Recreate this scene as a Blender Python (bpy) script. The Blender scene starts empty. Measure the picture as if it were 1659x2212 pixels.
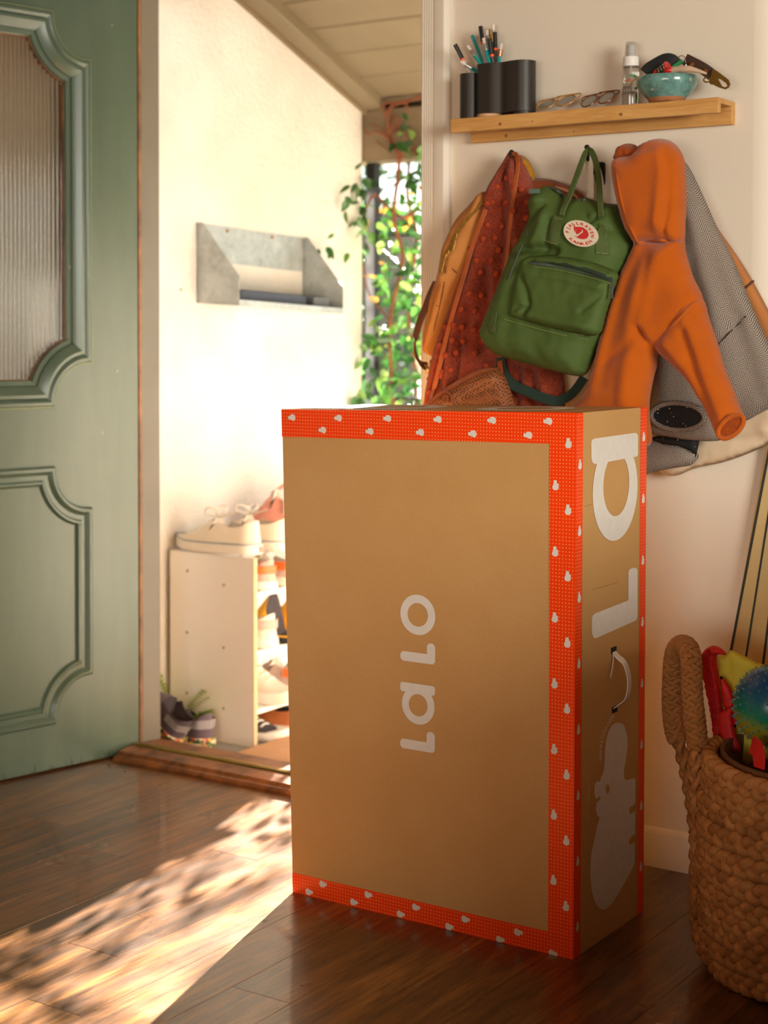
import bpy, math, random
import numpy as np
from mathutils import Vector, Matrix, noise
from mathutils.geometry import delaunay_2d_cdt
random.seed(11)
SC = bpy.context.scene
COL = SC.collection
PI = math.pi

# ------------------------------------------------------------------ camera
H, F, YAW, PIT, ROL, CY = 1.13, 3522.84, .58883, .03134, .00195, 826.94
fw = Vector((-math.sin(YAW), math.cos(YAW), 0)); rt = Vector((math.cos(YAW), math.sin(YAW), 0)); up = Vector((0, 0, 1))
FW = fw * math.cos(PIT) - up * math.sin(PIT); UP = up * math.cos(PIT) + fw * math.sin(PIT)
RT = rt * math.cos(ROL) + UP * math.sin(ROL); UP = UP * math.cos(ROL) - rt * math.sin(ROL)
EYE = Vector((0, 0, H))
cd = bpy.data.cameras.new('camera'); cam = bpy.data.objects.new('camera', cd); COL.objects.link(cam)
m = Matrix.Identity(4)
for i in range(3):
    m[i][0], m[i][1], m[i][2], m[i][3] = RT[i], UP[i], -FW[i], EYE[i]
cam.matrix_world = m
cd.sensor_fit = 'AUTO'; cd.sensor_width = 36; cd.lens = F * 36 / 2212; cd.shift_y = -(1106 - CY) / 2212
cd.dof.use_dof = True; cd.dof.focus_distance = 3.02; cd.dof.aperture_fstop = 3.6
SC.camera = cam

# ------------------------------------------------------------------ light
SUN_AZ = Vector((.286, -.958, 0)); SUN_EL = math.radians(18.0)
w = bpy.data.worlds.new('world'); SC.world = w; w.use_nodes = True
nt = w.node_tree; nt.nodes.clear()
sky = nt.nodes.new('ShaderNodeTexSky'); sky.sky_type = 'NISHITA'; sky.sun_disc = False
sky.sun_elevation = math.radians(42); sky.sun_rotation = math.atan2(-SUN_AZ.x, -SUN_AZ.y); sky.dust_density = 1.2; sky.air_density = 1.0
bg = nt.nodes.new('ShaderNodeBackground'); bg.inputs[1].default_value = .25
out = nt.nodes.new('ShaderNodeOutputWorld')
nt.links.new(sky.outputs[0], bg.inputs[0]); nt.links.new(bg.outputs[0], out.inputs[0])
sl = bpy.data.lights.new('sun', 'SUN'); sl.energy = 125; sl.angle = math.radians(.6); sl.color = (1, .93, .83)
so = bpy.data.objects.new('sun', sl); COL.objects.link(so)
sd = Vector((SUN_AZ.x * math.cos(SUN_EL), SUN_AZ.y * math.cos(SUN_EL), -math.sin(SUN_EL)))
so.rotation_euler = sd.to_track_quat('-Z', 'Y').to_euler(); so.location = (-4, 10, 6)

def area(name, loc, target, sx, sy, power, color):
    l = bpy.data.lights.new(name, 'AREA'); l.shape = 'RECTANGLE'; l.size = sx; l.size_y = sy; l.energy = power; l.color = color
    o = bpy.data.objects.new(name, l); COL.objects.link(o); o.location = loc
    o.rotation_euler = (Vector(target) - Vector(loc)).to_track_quat('-Z', 'Y').to_euler(); return o
# daylight from an unseen window at the right, plus an added rear fill lamp
area('rear_fill_lamp', (-.1, -2.52, 1.05), (-.1, 0, 1.15), 2.2, .85, 66, (1, .91, .77))
area('window_daylight_side', (2.12, .6, 1.60), (0, .9, 1.50), 1.6, 1.1, 140, (1, .95, .83))

SC.view_settings.view_transform = 'Standard'; SC.view_settings.look = 'None'
SC.view_settings.exposure = 0.06; SC.view_settings.gamma = 1.0; SC.view_settings.use_curve_mapping = False
try:
    SC.cycles.use_denoising = True; SC.cycles.max_bounces = 10; SC.cycles.diffuse_bounces = 6
    SC.cycles.transparent_max_bounces = 12; SC.cycles.sample_clamp_indirect = 8; SC.cycles.caustics_reflective = False
except Exception: pass

# ------------------------------------------------------------------ helpers
def ray(px, py): return FW + RT * ((px - 829.5) / F) - UP * ((py - CY) / F)
def P(px, py, ax, v):
    'the point where the sight line of a measured spot meets the plane ax = v'
    d = ray(px, py); i = 'xyz'.index(ax); return EYE + d * ((v - EYE[i]) / d[i])
def PL(px, py, y0, a=0., b=0., x0=-1.5, z0=1.2):
    'same, on the leaning plane y = y0 + a (x - x0) + b (z - z0)'
    d = ray(px, py); t = (y0 + a * (EYE.x - x0) + b * (EYE.z - z0) - EYE.y) / (d.y - a * d.x - b * d.z); return EYE + d * t

def lin(c): return c / 12.92 if c <= .04045 else ((c + .055) / 1.055) ** 2.4
def rgb(*c): return tuple(lin(x / 255) for x in c) + (1,)

class N:
    'small node-tree writer'
    def __init__(s, name):
        s.m = bpy.data.materials.new(name); s.m.use_nodes = True; s.t = s.m.node_tree
        s.b = s.t.nodes['Principled BSDF']; s.tc = None
    def n(s, typ, **kw):
        x = s.t.nodes.new('ShaderNode' + typ)
        for k, v in kw.items(): setattr(x, k, v)
        return x
    def l(s, a, b): s.t.links.new(a, b)
    def co(s, which='Object', scale=(1, 1, 1), rot=(0, 0, 0), loc=(0, 0, 0)):
        if s.tc is None: s.tc = s.n('TexCoord')
        mp = s.n('Mapping'); s.l(s.tc.outputs[which], mp.inputs[0])
        mp.inputs['Scale'].default_value = scale; mp.inputs['Rotation'].default_value = rot; mp.inputs['Location'].default_value = loc
        return mp.outputs[0]
    def noise(s, co, scale, detail=4, rough=.55, dist=0):
        x = s.n('TexNoise'); s.l(co, x.inputs['Vector']); x.inputs['Scale'].default_value = scale
        x.inputs['Detail'].default_value = detail; x.inputs['Roughness'].default_value = rough; x.inputs['Distortion'].default_value = dist
        return x.outputs[0]
    def ramp(s, fac, stops):
        r = s.n('ValToRGB'); s.l(fac, r.inputs[0]); e = r.color_ramp.elements
        while len(e) < len(stops): e.new(.5)
        for k, (p, c) in zip(e, stops): k.position = p; k.color = c
        return r.outputs[0]
    def mix(s, fac, a, b, blend='MIX'):
        x = s.n('MixRGB', blend_type=blend)
        for i, v in enumerate((fac, a, b)):
            if hasattr(v, 'links'): s.l(v, x.inputs[i])
            else: x.inputs[i].default_value = v
        return x.outputs[0]
    def math(s, op, a, b=0., c=None):
        x = s.n('Math', operation=op)
        for i, v in enumerate((a, b, c)):
            if v is None: continue
            if hasattr(v, 'links'): s.l(v, x.inputs[i])
            else: x.inputs[i].default_value = v
        return x.outputs[0]
    def bump(s, h, strength=.3, dist=.01):
        x = s.n('Bump'); s.l(h, x.inputs['Height']); x.inputs['Strength'].default_value = strength; x.inputs['Distance'].default_value = dist
        s.l(x.outputs[0], s.b.inputs['Normal']); return x
    def fin(s, col=None, rough=.6, metal=0, spec=.5, coat=0, sheen=0):
        if col is not None:
            if hasattr(col, 'links'): s.l(col, s.b.inputs['Base Color'])
            else: s.b.inputs['Base Color'].default_value = col
        if hasattr(rough, 'links'): s.l(rough, s.b.inputs['Roughness'])
        else: s.b.inputs['Roughness'].default_value = rough
        s.b.inputs['Metallic'].default_value = metal; s.b.inputs['Specular IOR Level'].default_value = spec
        s.b.inputs['Coat Weight'].default_value = coat; s.b.inputs['Sheen Weight'].default_value = sheen
        return s.m

def plain(name, c, rough=.6, metal=0, var=.12, scale=30, bump=0, bscale=200, spec=.5, sheen=0, coat=0, obj=0.):
    k = N(name); co = k.co(); f = k.noise(co, scale, 3)
    d = tuple(x * (1 - var) for x in c[:3]) + (1,); e = tuple(min(1, x * (1 + var)) for x in c[:3]) + (1,)
    col = k.ramp(f, [(.3, d), (.7, e)])
    if obj:
        oi = k.n('ObjectInfo'); col = k.mix(k.math('MULTIPLY', oi.outputs['Random'], obj), col, (0, 0, 0, 1))
    if bump: k.bump(k.noise(co, bscale, 3), bump, .004)
    return k.fin(col, rough, metal, spec, coat, sheen)

def catmull(pts, n=6, closed=False):
    pts = [Vector(p) for p in pts]; L = len(pts); o = []
    for i in range(L if closed else L - 1):
        if closed: a, b, c, d = pts[i - 1], pts[i], pts[(i + 1) % L], pts[(i + 2) % L]
        else: a, b, c, d = pts[max(i - 1, 0)], pts[i], pts[i + 1], pts[min(i + 2, L - 1)]
        for j in range(n):
            t = j / n
            o.append(.5 * ((2 * b) + (c - a) * t + (2 * a - 5 * b + 4 * c - d) * t * t + (3 * b - a - 3 * c + d) * t ** 3))
    if not closed: o.append(pts[-1])
    return o

class MB:
    'collects shapes in world space, links them as ONE mesh object'
    def __init__(s): s.v = []; s.f = []; s.mi = []
    def add(s, vs, fs, mi=0):
        o = len(s.v); s.v += [tuple(v) for v in vs]; s.f += [[i + o for i in f] for f in fs]; s.mi += [mi] * len(fs); return s
    def box(s, x0, x1, y0, y1, z0, z1, mi=0):
        return s.add([(x, y, z) for x in (x0, x1) for y in (y0, y1) for z in (z0, z1)],
                     [(0, 1, 3, 2), (4, 6, 7, 5), (0, 4, 5, 1), (2, 3, 7, 6), (0, 2, 6, 4), (1, 5, 7, 3)], mi)
    def obox(s, c, ax, ay, az, mi=0):
        c = Vector(c); ax, ay, az = Vector(ax), Vector(ay), Vector(az)
        return s.add([c + ax * i + ay * j + az * k for i in (-1, 1) for j in (-1, 1) for k in (-1, 1)],
                     [(0, 1, 3, 2), (4, 6, 7, 5), (0, 4, 5, 1), (2, 3, 7, 6), (0, 2, 6, 4), (1, 5, 7, 3)], mi)
    def sweep(s, path, prof, nrm=None, mi=0, cap=True, scale=None):
        'prof: closed list of (side, out) offsets; nrm: fixed out-direction (or list), else parallel transport'
        path = [Vector(p) for p in path]; n = len(path); k = len(prof); vs = []; last = None
        for i, p in enumerate(path):
            t = (path[min(i + 1, n - 1)] - path[max(i - 1, 0)]).normalized()
            if nrm is not None:
                o = Vector(nrm[i]) if isinstance(nrm, list) else Vector(nrm)
                o = o - t * o.dot(t)
            else:
                o = last if last is not None else (Vector((0, 0, 1)) if abs(t.z) < .9 else Vector((0, 1, 0)))
                o = o - t * o.dot(t)
            o.normalize(); last = o; sd_ = t.cross(o)
            sc = scale(i / max(n - 1, 1)) if scale else 1
            vs += [p + sd_ * a * sc + o * b * sc for a, b in prof]
        fs = [(i * k + j, i * k + (j + 1) % k, (i + 1) * k + (j + 1) % k, (i + 1) * k + j) for i in range(n - 1) for j in range(k)]
        if cap: fs += [list(range(k))[::-1], list(range((n - 1) * k, n * k))]
        return s.add(vs, fs, mi)
    def tube(s, path, r, n=8, mi=0, cap=True, scale=None):
        return s.sweep(path, [(r * math.cos(2 * PI * j / n), r * math.sin(2 * PI * j / n)) for j in range(n)], None, mi, cap, scale)
    def strap(s, path, wd, th, nrm, mi=0):
        a, b = wd / 2, th / 2; c = min(b, a) * .5
        return s.sweep(path, [(-a, -b + c), (-a + c, -b), (a - c, -b), (a, -b + c), (a, b - c), (a - c, b), (-a + c, b), (-a, b - c)], nrm, mi)
    def lathe(s, prof, n=24, o=(0, 0, 0), mi=0, sx=1, sy=1):
        o = Vector(o); k = len(prof); vs = []
        for j in range(n):
            a = 2 * PI * j / n
            vs += [o + Vector((r * math.cos(a) * sx, r * math.sin(a) * sy, z)) for r, z in prof]
        fs = [(j * k + i, ((j + 1) % n) * k + i, ((j + 1) % n) * k + i + 1, j * k + i + 1) for j in range(n) for i in range(k - 1)]
        return s.add(vs, fs, mi)
    def rod(s, a, b, r, n=10, mi=0): return s.tube([a, b], r, n, mi)
    def ball(s, c, r, n=10, mi=0, sc=(1, 1, 1)):
        m_ = n // 2 + 1; prof = [(r * math.sin(PI * i / m_), -r * math.cos(PI * i / m_) * sc[2]) for i in range(m_ + 1)]
        return s.lathe(prof, n, c, mi, sc[0], sc[1])
    def prism(s, poly, o, u, v, wv, mi=0):
        'flat outline poly (a, b) -> o + a u + b v, thickened by vector wv'
        o, u, v, wv = Vector(o), Vector(u), Vector(v), Vector(wv); n = len(poly)
        A = [o + u * a + v * b for a, b in poly]
        tri = delaunay_2d_cdt([Vector(p) for p in poly], [(i, (i + 1) % n) for i in range(n)], [], 1, 1e-7)
        V2, T = tri[0], tri[2]
        base = [o + u * p.x + v * p.y for p in V2]; k = len(base)
        if u.cross(v).dot(wv) < 0: T = [t[::-1] for t in T]
        s.add([b + wv for b in base], [list(t) for t in T], mi)
        s.add(A + [a + wv for a in A], [(i, (i + 1) % n, n + (i + 1) % n, n + i) for i in range(n)], mi)
        return s
    def ringplate(s, f, ro, ri, seg, mi=0):
        'f(angle, which) gives points of two closed curves'
        vs = [f(2 * PI * j / seg, q) for j in range(seg) for q in (ro, ri)]
        return s.add(vs, [(2 * j, 2 * ((j + 1) % seg), 2 * ((j + 1) % seg) + 1, 2 * j + 1) for j in range(seg)], mi)
    def map(s, fn): s.v = [tuple(fn(Vector(v))) for v in s.v]; return s
    def build(s, name, mats, parent=None, smooth=35, bevel=0, bseg=2, recalc=True):
        me = bpy.data.meshes.new(name)
        off = wloc(parent) if parent is not None else Vector((0, 0, 0))
        me.from_pydata([tuple(Vector(v) - off) for v in s.v], [], s.f)
        for mm in (mats if isinstance(mats, (list, tuple)) else [mats]): me.materials.append(mm)
        me.polygons.foreach_set('material_index', s.mi)
        if recalc:
            import bmesh
            bm = bmesh.new(); bm.from_mesh(me); bmesh.ops.recalc_face_normals(bm, faces=bm.faces); bm.to_mesh(me); bm.free()
        if smooth:
            me.shade_smooth()
            if smooth < 180: me.set_sharp_from_angle(angle=math.radians(smooth))
        o = bpy.data.objects.new(name, me); COL.objects.link(o)
        if parent is not None: o.parent = parent
        if bevel:
            md = o.modifiers.new('bevel', 'BEVEL'); md.width = bevel; md.segments = bseg; md.limit_method = 'ANGLE'; md.angle_limit = .6
        return o

def wloc(o):
    v = Vector(o.location)
    while o.parent is not None: o = o.parent; v += Vector(o.location)
    return v
def tag(o, label, cat, group=None, kind=None):
    o['label'] = label; o['category'] = cat
    if group: o['group'] = group
    if kind: o['kind'] = kind
    return o
def thing(name, label, cat, loc=(0, 0, 0), group=None):
    o = bpy.data.objects.new(name, None); COL.objects.link(o); o.location = loc; o.empty_display_size = .05
    return tag(o, label, cat, group)
def struct(o, label=None):
    o['kind'] = 'structure'
    if label: o['label'] = label
    return o
def dup(o, parent=None):
    c = o.copy(); COL.objects.link(c)
    if parent is not None: c.parent = parent
    for ch in list(o.children): dup(ch, c)
    return c

def smoothstep(x): x = np.clip(x, 0, 1); return x * x * (3 - 2 * x)

def relief(name, mat, parent, outline, y0, depth, r, folds=(), a=0., b=0., sp=.007, back=.3, nz=.004, nf=14., smooth_n=4, x0=-1.5, z0=1.2, seed=0., world=False, extra=None, inset=None, mi=None):
    '''soft solid body hung in the plane y = y0 + a(x-x0) + b(z-z0): measured outline, rounded edge of radius r, thickness depth
    towards the room and back*depth towards the wall; folds = (polyline, amplitude, width)'''
    to = (lambda q: Vector((q[0], q[1]))) if world else (lambda q: Vector((lambda p: (p.x, p.z))(PL(q[0], q[1], y0, a, b, x0, z0))))
    pts = [to(q) for q in outline]
    if smooth_n: pts = catmull(pts, smooth_n, True)
    # resample boundary
    bd = []; n = len(pts); acc = 0.
    for i in range(n):
        p, q = pts[i], pts[(i + 1) % n]; L = (q - p).length
        k = max(1, int(L / sp + .5))
        for j in range(k): bd.append(p + (q - p) * (j / k))
    B = np.array([(p.x, p.y) for p in bd]); B2 = np.roll(B, -1, 0)
    keep = np.linalg.norm(B2 - B, axis=1) > sp * .25
    B = B[keep]; B2 = np.roll(B, -1, 0); nb = len(B)
    def segd(Q, A, C):
        o = np.full(len(Q), 1e9)
        for i in range(len(A)):
            d = C[i] - A[i]; L2 = d @ d + 1e-12; t = np.clip(((Q - A[i]) @ d) / L2, 0, 1)
            o = np.minimum(o, np.linalg.norm(Q - A[i] - t[:, None] * d, axis=1))
        return o
    lo, hi = B.min(0), B.max(0)
    gx = np.arange(lo[0], hi[0], sp); gz = np.arange(lo[1], hi[1], sp * .87)
    G = np.array([(x + (sp / 2 if k % 2 else 0), z) for k, z in enumerate(gz) for x in gx])
    ins = np.zeros(len(G), bool)
    for i in range(nb):
        p, q = B[i], B2[i]; c = (p[1] > G[:, 1]) != (q[1] > G[:, 1])
        with np.errstate(divide='ignore', invalid='ignore'):
            xi = (q[0] - p[0]) * (G[:, 1] - p[1]) / (q[1] - p[1]) + p[0]
        ins ^= c & (G[:, 0] < xi)
    G = G[ins]; dG = segd(G, B, B2); G = G[dG > sp * .55]
    V = np.vstack([B, G])
    res_ = delaunay_2d_cdt([Vector(v) for v in V], [(i, (i + 1) % nb) for i in range(nb)], [], 1, 1e-6)
    V = np.array([(v.x, v.y) for v in res_[0]]); T = [list(t) for t in res_[2]]
    d = segd(V, B, B2); onb = d < 1e-5
    t = np.clip(d / r, 0, 1); h = depth * np.sqrt(np.maximum(0, 1 - (1 - t) ** 2)); hb = -back * h
    fade = smoothstep(d / (r * .7))
    for poly, amp, wd in folds:
        q = catmull([to(p) for p in poly], 5); q = np.array([(p.x, p.y) for p in q])
        g = np.exp(-(segd(V, q[:-1], q[1:]) / wd) ** 2); h = h + fade * amp * g
    nn = np.array([noise.noise(Vector((v[0] * nf, v[1] * nf * .6, seed))) + .5 * noise.noise(Vector((v[0] * nf * 2.3, v[1] * nf * 1.7, seed + 5))) for v in V])
    h = h + fade * nz * nn
    if extra is not None: h = h + fade * extra(V)
    h = np.maximum(h, hb + .001 * fade)
    y = y0 + a * (V[:, 0] - x0) + b * (V[:, 1] - z0)
    n1 = len(V); vs = [(V[i, 0], y[i] - h[i], V[i, 1]) for i in range(n1)]; idx = {}
    bk = np.zeros(n1, int)
    for i in range(n1):
        if onb[i]: bk[i] = i
        else: bk[i] = len(vs); vs.append((V[i, 0], y[i] - hb[i], V[i, 1]))
    mb = MB(); mb.add(vs, T + [[bk[j] for j in t_][::-1] for t_ in T])
    o = mb.build(name, mat, parent, smooth=180)
    from mathutils.kdtree import KDTree
    kd = KDTree(n1)
    for i in range(n1): kd.insert((V[i, 0], V[i, 1], 0), i)
    kd.balance()
    def front(x, z):
        i = kd.find((x, z, 0))[1]; return y[i] - h[i]
    return o, front

def onto(front, px, py, y0, a=0., b=0., lift=.002, it=3):
    'measured spot -> point on the front surface of a relief body'
    p = PL(px, py, y0, a, b)
    for _ in range(it):
        yy = front(p.x, p.z) - lift; p = P(px, py, 'y', yy)
    return p

def glyphs(text, size, offset=0., track=1.0):
    'lettering as triangles (2D); returns list of (verts, faces, advance) per letter'
    o = []
    for ch in text:
        cu = bpy.data.curves.new('t', 'FONT'); cu.body = ch; cu.size = size; cu.offset = offset; cu.resolution_u = 3
        ob = bpy.data.objects.new('t', cu); COL.objects.link(ob)
        dg = bpy.context.evaluated_depsgraph_get(); dg.update()
        me = bpy.data.meshes.new_from_object(ob.evaluated_get(dg))
        vs = [Vector((v.co.x, v.co.y)) for v in me.vertices]; fs = [list(p.vertices) for p in me.polygons]
        xs = [v.x for v in vs] or [0, size * .3]; lo_, hi_ = min(xs), max(xs)
        o.append(([Vector((v.x - lo_, v.y)) for v in vs], fs, hi_ - lo_))
        bpy.data.objects.remove(ob); bpy.data.curves.remove(cu); bpy.data.meshes.remove(me)
    return o
def rrect(x0, x1, y0, y1, r, n=5):
    o = []
    for cx, cy, a in ((x1 - r, y0 + r, -PI / 2), (x1 - r, y1 - r, 0), (x0 + r, y1 - r, PI / 2), (x0 + r, y0 + r, PI)):
        o += [(cx + r * math.cos(a + PI / 2 * i / n), cy + r * math.sin(a + PI / 2 * i / n)) for i in range(n + 1)]
    return o

# ------------------------------------------------------------------ materials
def wood_floor():
    k = N('dark_plank_wood'); co = k.co(scale=(9, .8, 9)); oi = k.n('ObjectInfo')
    add = k.n('VectorMath', operation='ADD'); k.l(co, add.inputs[0]); k.l(oi.outputs['Random'], add.inputs[1])
    sc = k.n('VectorMath', operation='SCALE'); cx = k.n('CombineXYZ'); k.l(k.math('MULTIPLY', oi.outputs['Random'], 37.), cx.inputs[0]); k.l(k.math('MULTIPLY', oi.outputs['Random'], 91.), cx.inputs[1])
    add2 = k.n('VectorMath', operation='ADD'); k.l(co, add2.inputs[0]); k.l(cx.outputs[0], add2.inputs[1]); v = add2.outputs[0]
    big = k.noise(v, 1.6, 5, .6, 1.2); fine = k.noise(v, 9, 6, .7, .4)
    base = k.ramp(big, [(.25, rgb(58, 35, 16)), (.5, rgb(110, 70, 32)), (.75, rgb(160, 110, 50))])
    grain = k.ramp(fine, [(.38, (.22, .18, .15, 1)), (.56, (1, 1, 1, 1))])
    c = k.mix(.75, base, grain, 'MULTIPLY')
    tint = k.ramp(oi.outputs['Random'], [(0, (.72, .7, .68, 1)), (1, (1.0, .98, .95, 1))])
    c = k.mix(1., c, tint, 'MULTIPLY')
    co2 = k.co(); wear = k.noise(co2, 7, 5, .6)
    ro = k.math('ADD', k.math('MULTIPLY', wear, .2), .2)
    k.bump(fine, .25, .002)
    return k.fin(c, ro, 0, .5, .25)
M = {}
M['floor'] = wood_floor()
def wall_paint(name, c, s=260, st=.12, rough=.75):
    k = N(name); co = k.co(); f = k.noise(co, 2.2, 3)
    col = k.ramp(f, [(.3, tuple(x * .96 for x in c[:3]) + (1,)), (.7, c)])
    k.bump(k.noise(co, s, 3), st, .004); return k.fin(col, rough, 0, .3)
M['wall'] = wall_paint('cream_wall_paint', rgb(232, 222, 206))
M['trim'] = wall_paint('cream_trim_paint', rgb(234, 226, 212), 90, .03, .45)
def stucco():
    k = N('white_stucco'); co = k.co(); f = k.noise(co, 3, 4)
    col = k.ramp(f, [(.25, rgb(212, 208, 202)), (.6, rgb(228, 227, 225))])
    v = k.n('TexVoronoi', feature='F1'); k.l(co, v.inputs['Vector']); v.inputs['Scale'].default_value = 5.2
    sp = k.ramp(v.outputs['Distance'], [(.018, rgb(126, 96, 66)), (.045, (1, 1, 1, 1))])
    col = k.mix(.6, col, sp, 'MULTIPLY')
    k.bump(k.math('ADD', k.noise(co, 60, 5, .65), k.noise(co, 190, 3)), .5, .012); return k.fin(col, .9, 0, .1)
M['stucco'] = stucco()
def door_paint():
    k = N('sage_green_door_paint'); co = k.co(scale=(1, 1, .18)); f = k.noise(co, 14, 4)
    col = k.ramp(f, [(.25, rgb(62, 79, 67)), (.75, rgb(73, 91, 78))])
    co2 = k.co(); s1 = k.noise(co2, 55, 2, .5); col = k.mix(k.ramp(s1, [(.77, (0, 0, 0, 1)), (.8, (1, 1, 1, 1))]), col, rgb(126, 142, 126))
    k.bump(k.noise(k.co(scale=(1, 1, .06)), 160, 3), .08, .002); return k.fin(col, .33, 0, .5)
M['door'] = door_paint()
def worn_edge(name, base, pat):
    k = N(name); co = k.co(); f = k.noise(co, 70, 4, .7)
    return k.fin(k.mix(k.ramp(f, [(.42, (0, 0, 0, 1)), (.5, (1, 1, 1, 1))]), base, pat), .5)
M['door_worn'] = worn_edge('worn_green_edge_paint', rgb(100, 128, 110), rgb(120, 132, 92))
M['bare_wood'] = plain('bare_orange_wood', rgb(164, 110, 62), .55, var=.35, scale=18, bump=.2)
M['sill_wood'] = plain('worn_sill_wood', rgb(122, 76, 42), .45, var=.65, scale=20, bump=.4, bscale=60)
M['jamb'] = plain('grey_jamb_paint', rgb(104, 99, 90), .4, var=.05, scale=8, bump=.08, bscale=120)
M['brass'] = plain('old_brass', rgb(176, 146, 78), .32, 1, .1)
M['black'] = plain('black_iron', rgb(28, 26, 25), .45, .4, .1)
def ribbed_glass():
    k = N('fluted_glass'); b = k.b
    k.fin((.93, .97, .95, 1), .08, 0, .5); b.inputs['Transmission Weight'].default_value = 1; b.inputs['IOR'].default_value = 1.45; return k.m
M['glass'] = ribbed_glass()
M['tan_paint'] = plain('tan_eave_paint', rgb(110, 98, 77), .6, var=.06, scale=5, bump=.05)
M['beam_paint'] = plain('tan_beam_paint', rgb(108, 92, 70), .6, var=.1, scale=9)
M['concrete'] = plain('porch_concrete', rgb(132, 127, 122), .85, var=.12, scale=12, bump=.3)
M['ground'] = plain('garden_ground', rgb(92, 90, 76), .95, var=.2, scale=3)
M['ceil'] = plain('wood_ceiling_boards', rgb(156, 118, 82), .6, var=.12, scale=4)
M['wall_dim'] = wall_paint('warm_plaster', rgb(196, 174, 146))

# ------------------------------------------------------------------ room and porch
WY = 3.17                                       # room face of the door wall
fl = struct(MB().box(-4.3, 2.2, -2.6, WY + .02, -.06, -.0016).build('floor', M['floor']), 'dark wooden plank floor of the room')
rng = random.Random(3); x = -4.3; pw = .127
while x < 2.2:
    y = -2.6 - rng.uniform(0, 1.1)
    while y < WY - .015:
        L = rng.choice((.92, 1.22, 1.22)); a_, b_ = max(y, -2.6) + .0002, min(y + L, WY - .015) - .0002
        if b_ - a_ > .03:
            MB().box(x + .0002, min(x + pw, 2.2) - .0002, a_, b_, -.012, 0).build('plank', M['floor'], fl, smooth=0, bevel=.0005, bseg=1)
        y += L
    x += pw
XT = -2.005                                     # right side of the door opening
wb = MB()
wb.box(-4.3, -3.075, WY, WY + .14, 0, 2.5)
wb.box(-3.075, XT, WY, WY + .14, 2.1, 2.5)
wb.box(XT, -1.22, WY, WY + .14, 0, 2.5)
struct(wb.build('wall_back', M['wall'], bevel=.0), 'cream interior wall with the shelf and the coats')
# rounded outside corner and the return beside it
arc = [(-1.22 + .055 * math.sin(PI / 2 * i / 8), WY + .055 - .055 * math.cos(PI / 2 * i / 8)) for i in range(9)]
poly = [(-1.22, WY + .14)] + arc + [(-1.165, 4.2), (-1.30, 4.2), (-1.30, WY + .14)]
struct(MB().prism(poly, (0, 0, 0), (1, 0, 0), (0, 1, 0), (0, 0, 2.5)).build('wall_return', M['wall'], smooth=40), 'rounded cream wall corner')
struct(MB().box(-1.165, 2.3, 4.2, 4.3, 0, 2.5).build('wall_hall', M['wall_dim']))
struct(MB().box(-1.165, 2.3, WY - .03, 4.2, -.06, 0).build('floor_hall', M['floor']))
struct(MB().box(-4.4, -4.3, -2.7, WY + .14, 0, 2.5).build('wall_left', M['wall_dim']))
wr = MB(); X0, X1 = 2.2, 2.3                     # window opening in the side wall; rear opening added for the fill lamp
wr.box(X0, X1, -2.7, -.25, 0, 2.5).box(X0, X1, 1.45, 4.3, 0, 2.5).box(X0, X1, -.25, 1.45, 0, 1.0).box(X0, X1, -.25, 1.45, 2.2, 2.5)
struct(wr.build('wall_right', M['wall_dim']))
wq = MB(); wq.box(-4.4, -1.25, -2.7, -2.6, 0, 2.5).box(1.05, 2.3, -2.7, -2.6, 0, 2.5).box(-1.25, 1.05, -2.7, -2.6, 0, .6).box(-1.25, 1.05, -2.7, -2.6, 1.5, 2.5)
struct(wq.build('wall_rear', M['wall_dim']))
struct(MB().box(-4.4, 2.3, -2.7, 4.3, 2.5, 2.58).build('ceiling', M['ceil']))

# unseen blockers added to keep window light off the lower room
M['dark_wood'] = plain('dark_stained_wood', rgb(84, 56, 38), .5, var=.2)
hw_ = struct(MB().box(-.53, -.43, 1.85, 2.95, 0, .84).build('light_block', M['dark_wood']), 'added half-height light blocker beside the entry, out of view')
MB().box(-.55, -.41, 1.83, 2.97, .84, .865).build('cap', M['dark_wood'], hw_, bevel=.004)
struct(MB().box(-1.25, .60, .30, .40, 0, .60).build('light_block', M['dark_wood'], bevel=.004), 'added low light blocker at the near side, out of view')  # second blocker, added below the view to darken floor and box front

# casing right of the opening: fluted board
cs = MB(); z0, z1 = 0, 2.16
prof = [(0, 0), (0, .016), (.004, .02)]
for i in range(5):
    c0 = .006 + i * .006; prof += [(c0, .02), (c0 + .0015, .0165), (c0 + .003, .0165), (c0 + .0045, .02)]
prof += [(.040, .022), (.062, .022), (.068, .015), (.072, .012), (.072, 0)]
cs.prism(prof, (XT, WY, z0), (1, 0, 0), (0, -1, 0), (0, 0, z1))
struct(cs.build('trim_1', M['trim'], smooth=25), 'cream fluted casing at the right side of the doorway')
# left jamb, raw rabbet strip, head jamb
jb = MB().box(-3.045, -2.963, 3.268, 3.342, .0, 2.1)
M['rabbet'] = plain('stained_rabbet_wood', rgb(122, 84, 52), .6, var=.45, scale=16)
j = struct(jb.build('trim_2', M['jamb'], bevel=.003), 'grey painted left door jamb')
MB().box(-3.04, -2.9615, 3.2575, 3.268, 0, 2.1).build('rabbet_strip', M['rabbet'], j, bevel=.002)
j2 = struct(MB().box(XT - .02, XT + .03, WY + .14, 3.342, 0, 2.1).build('trim_3', M['jamb']), 'right door jamb')
struct(MB().box(-3.045, XT + .03, 3.268, 3.342, 2.05, 2.13).build('trim_4', M['jamb']), 'head of the door frame')
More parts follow.
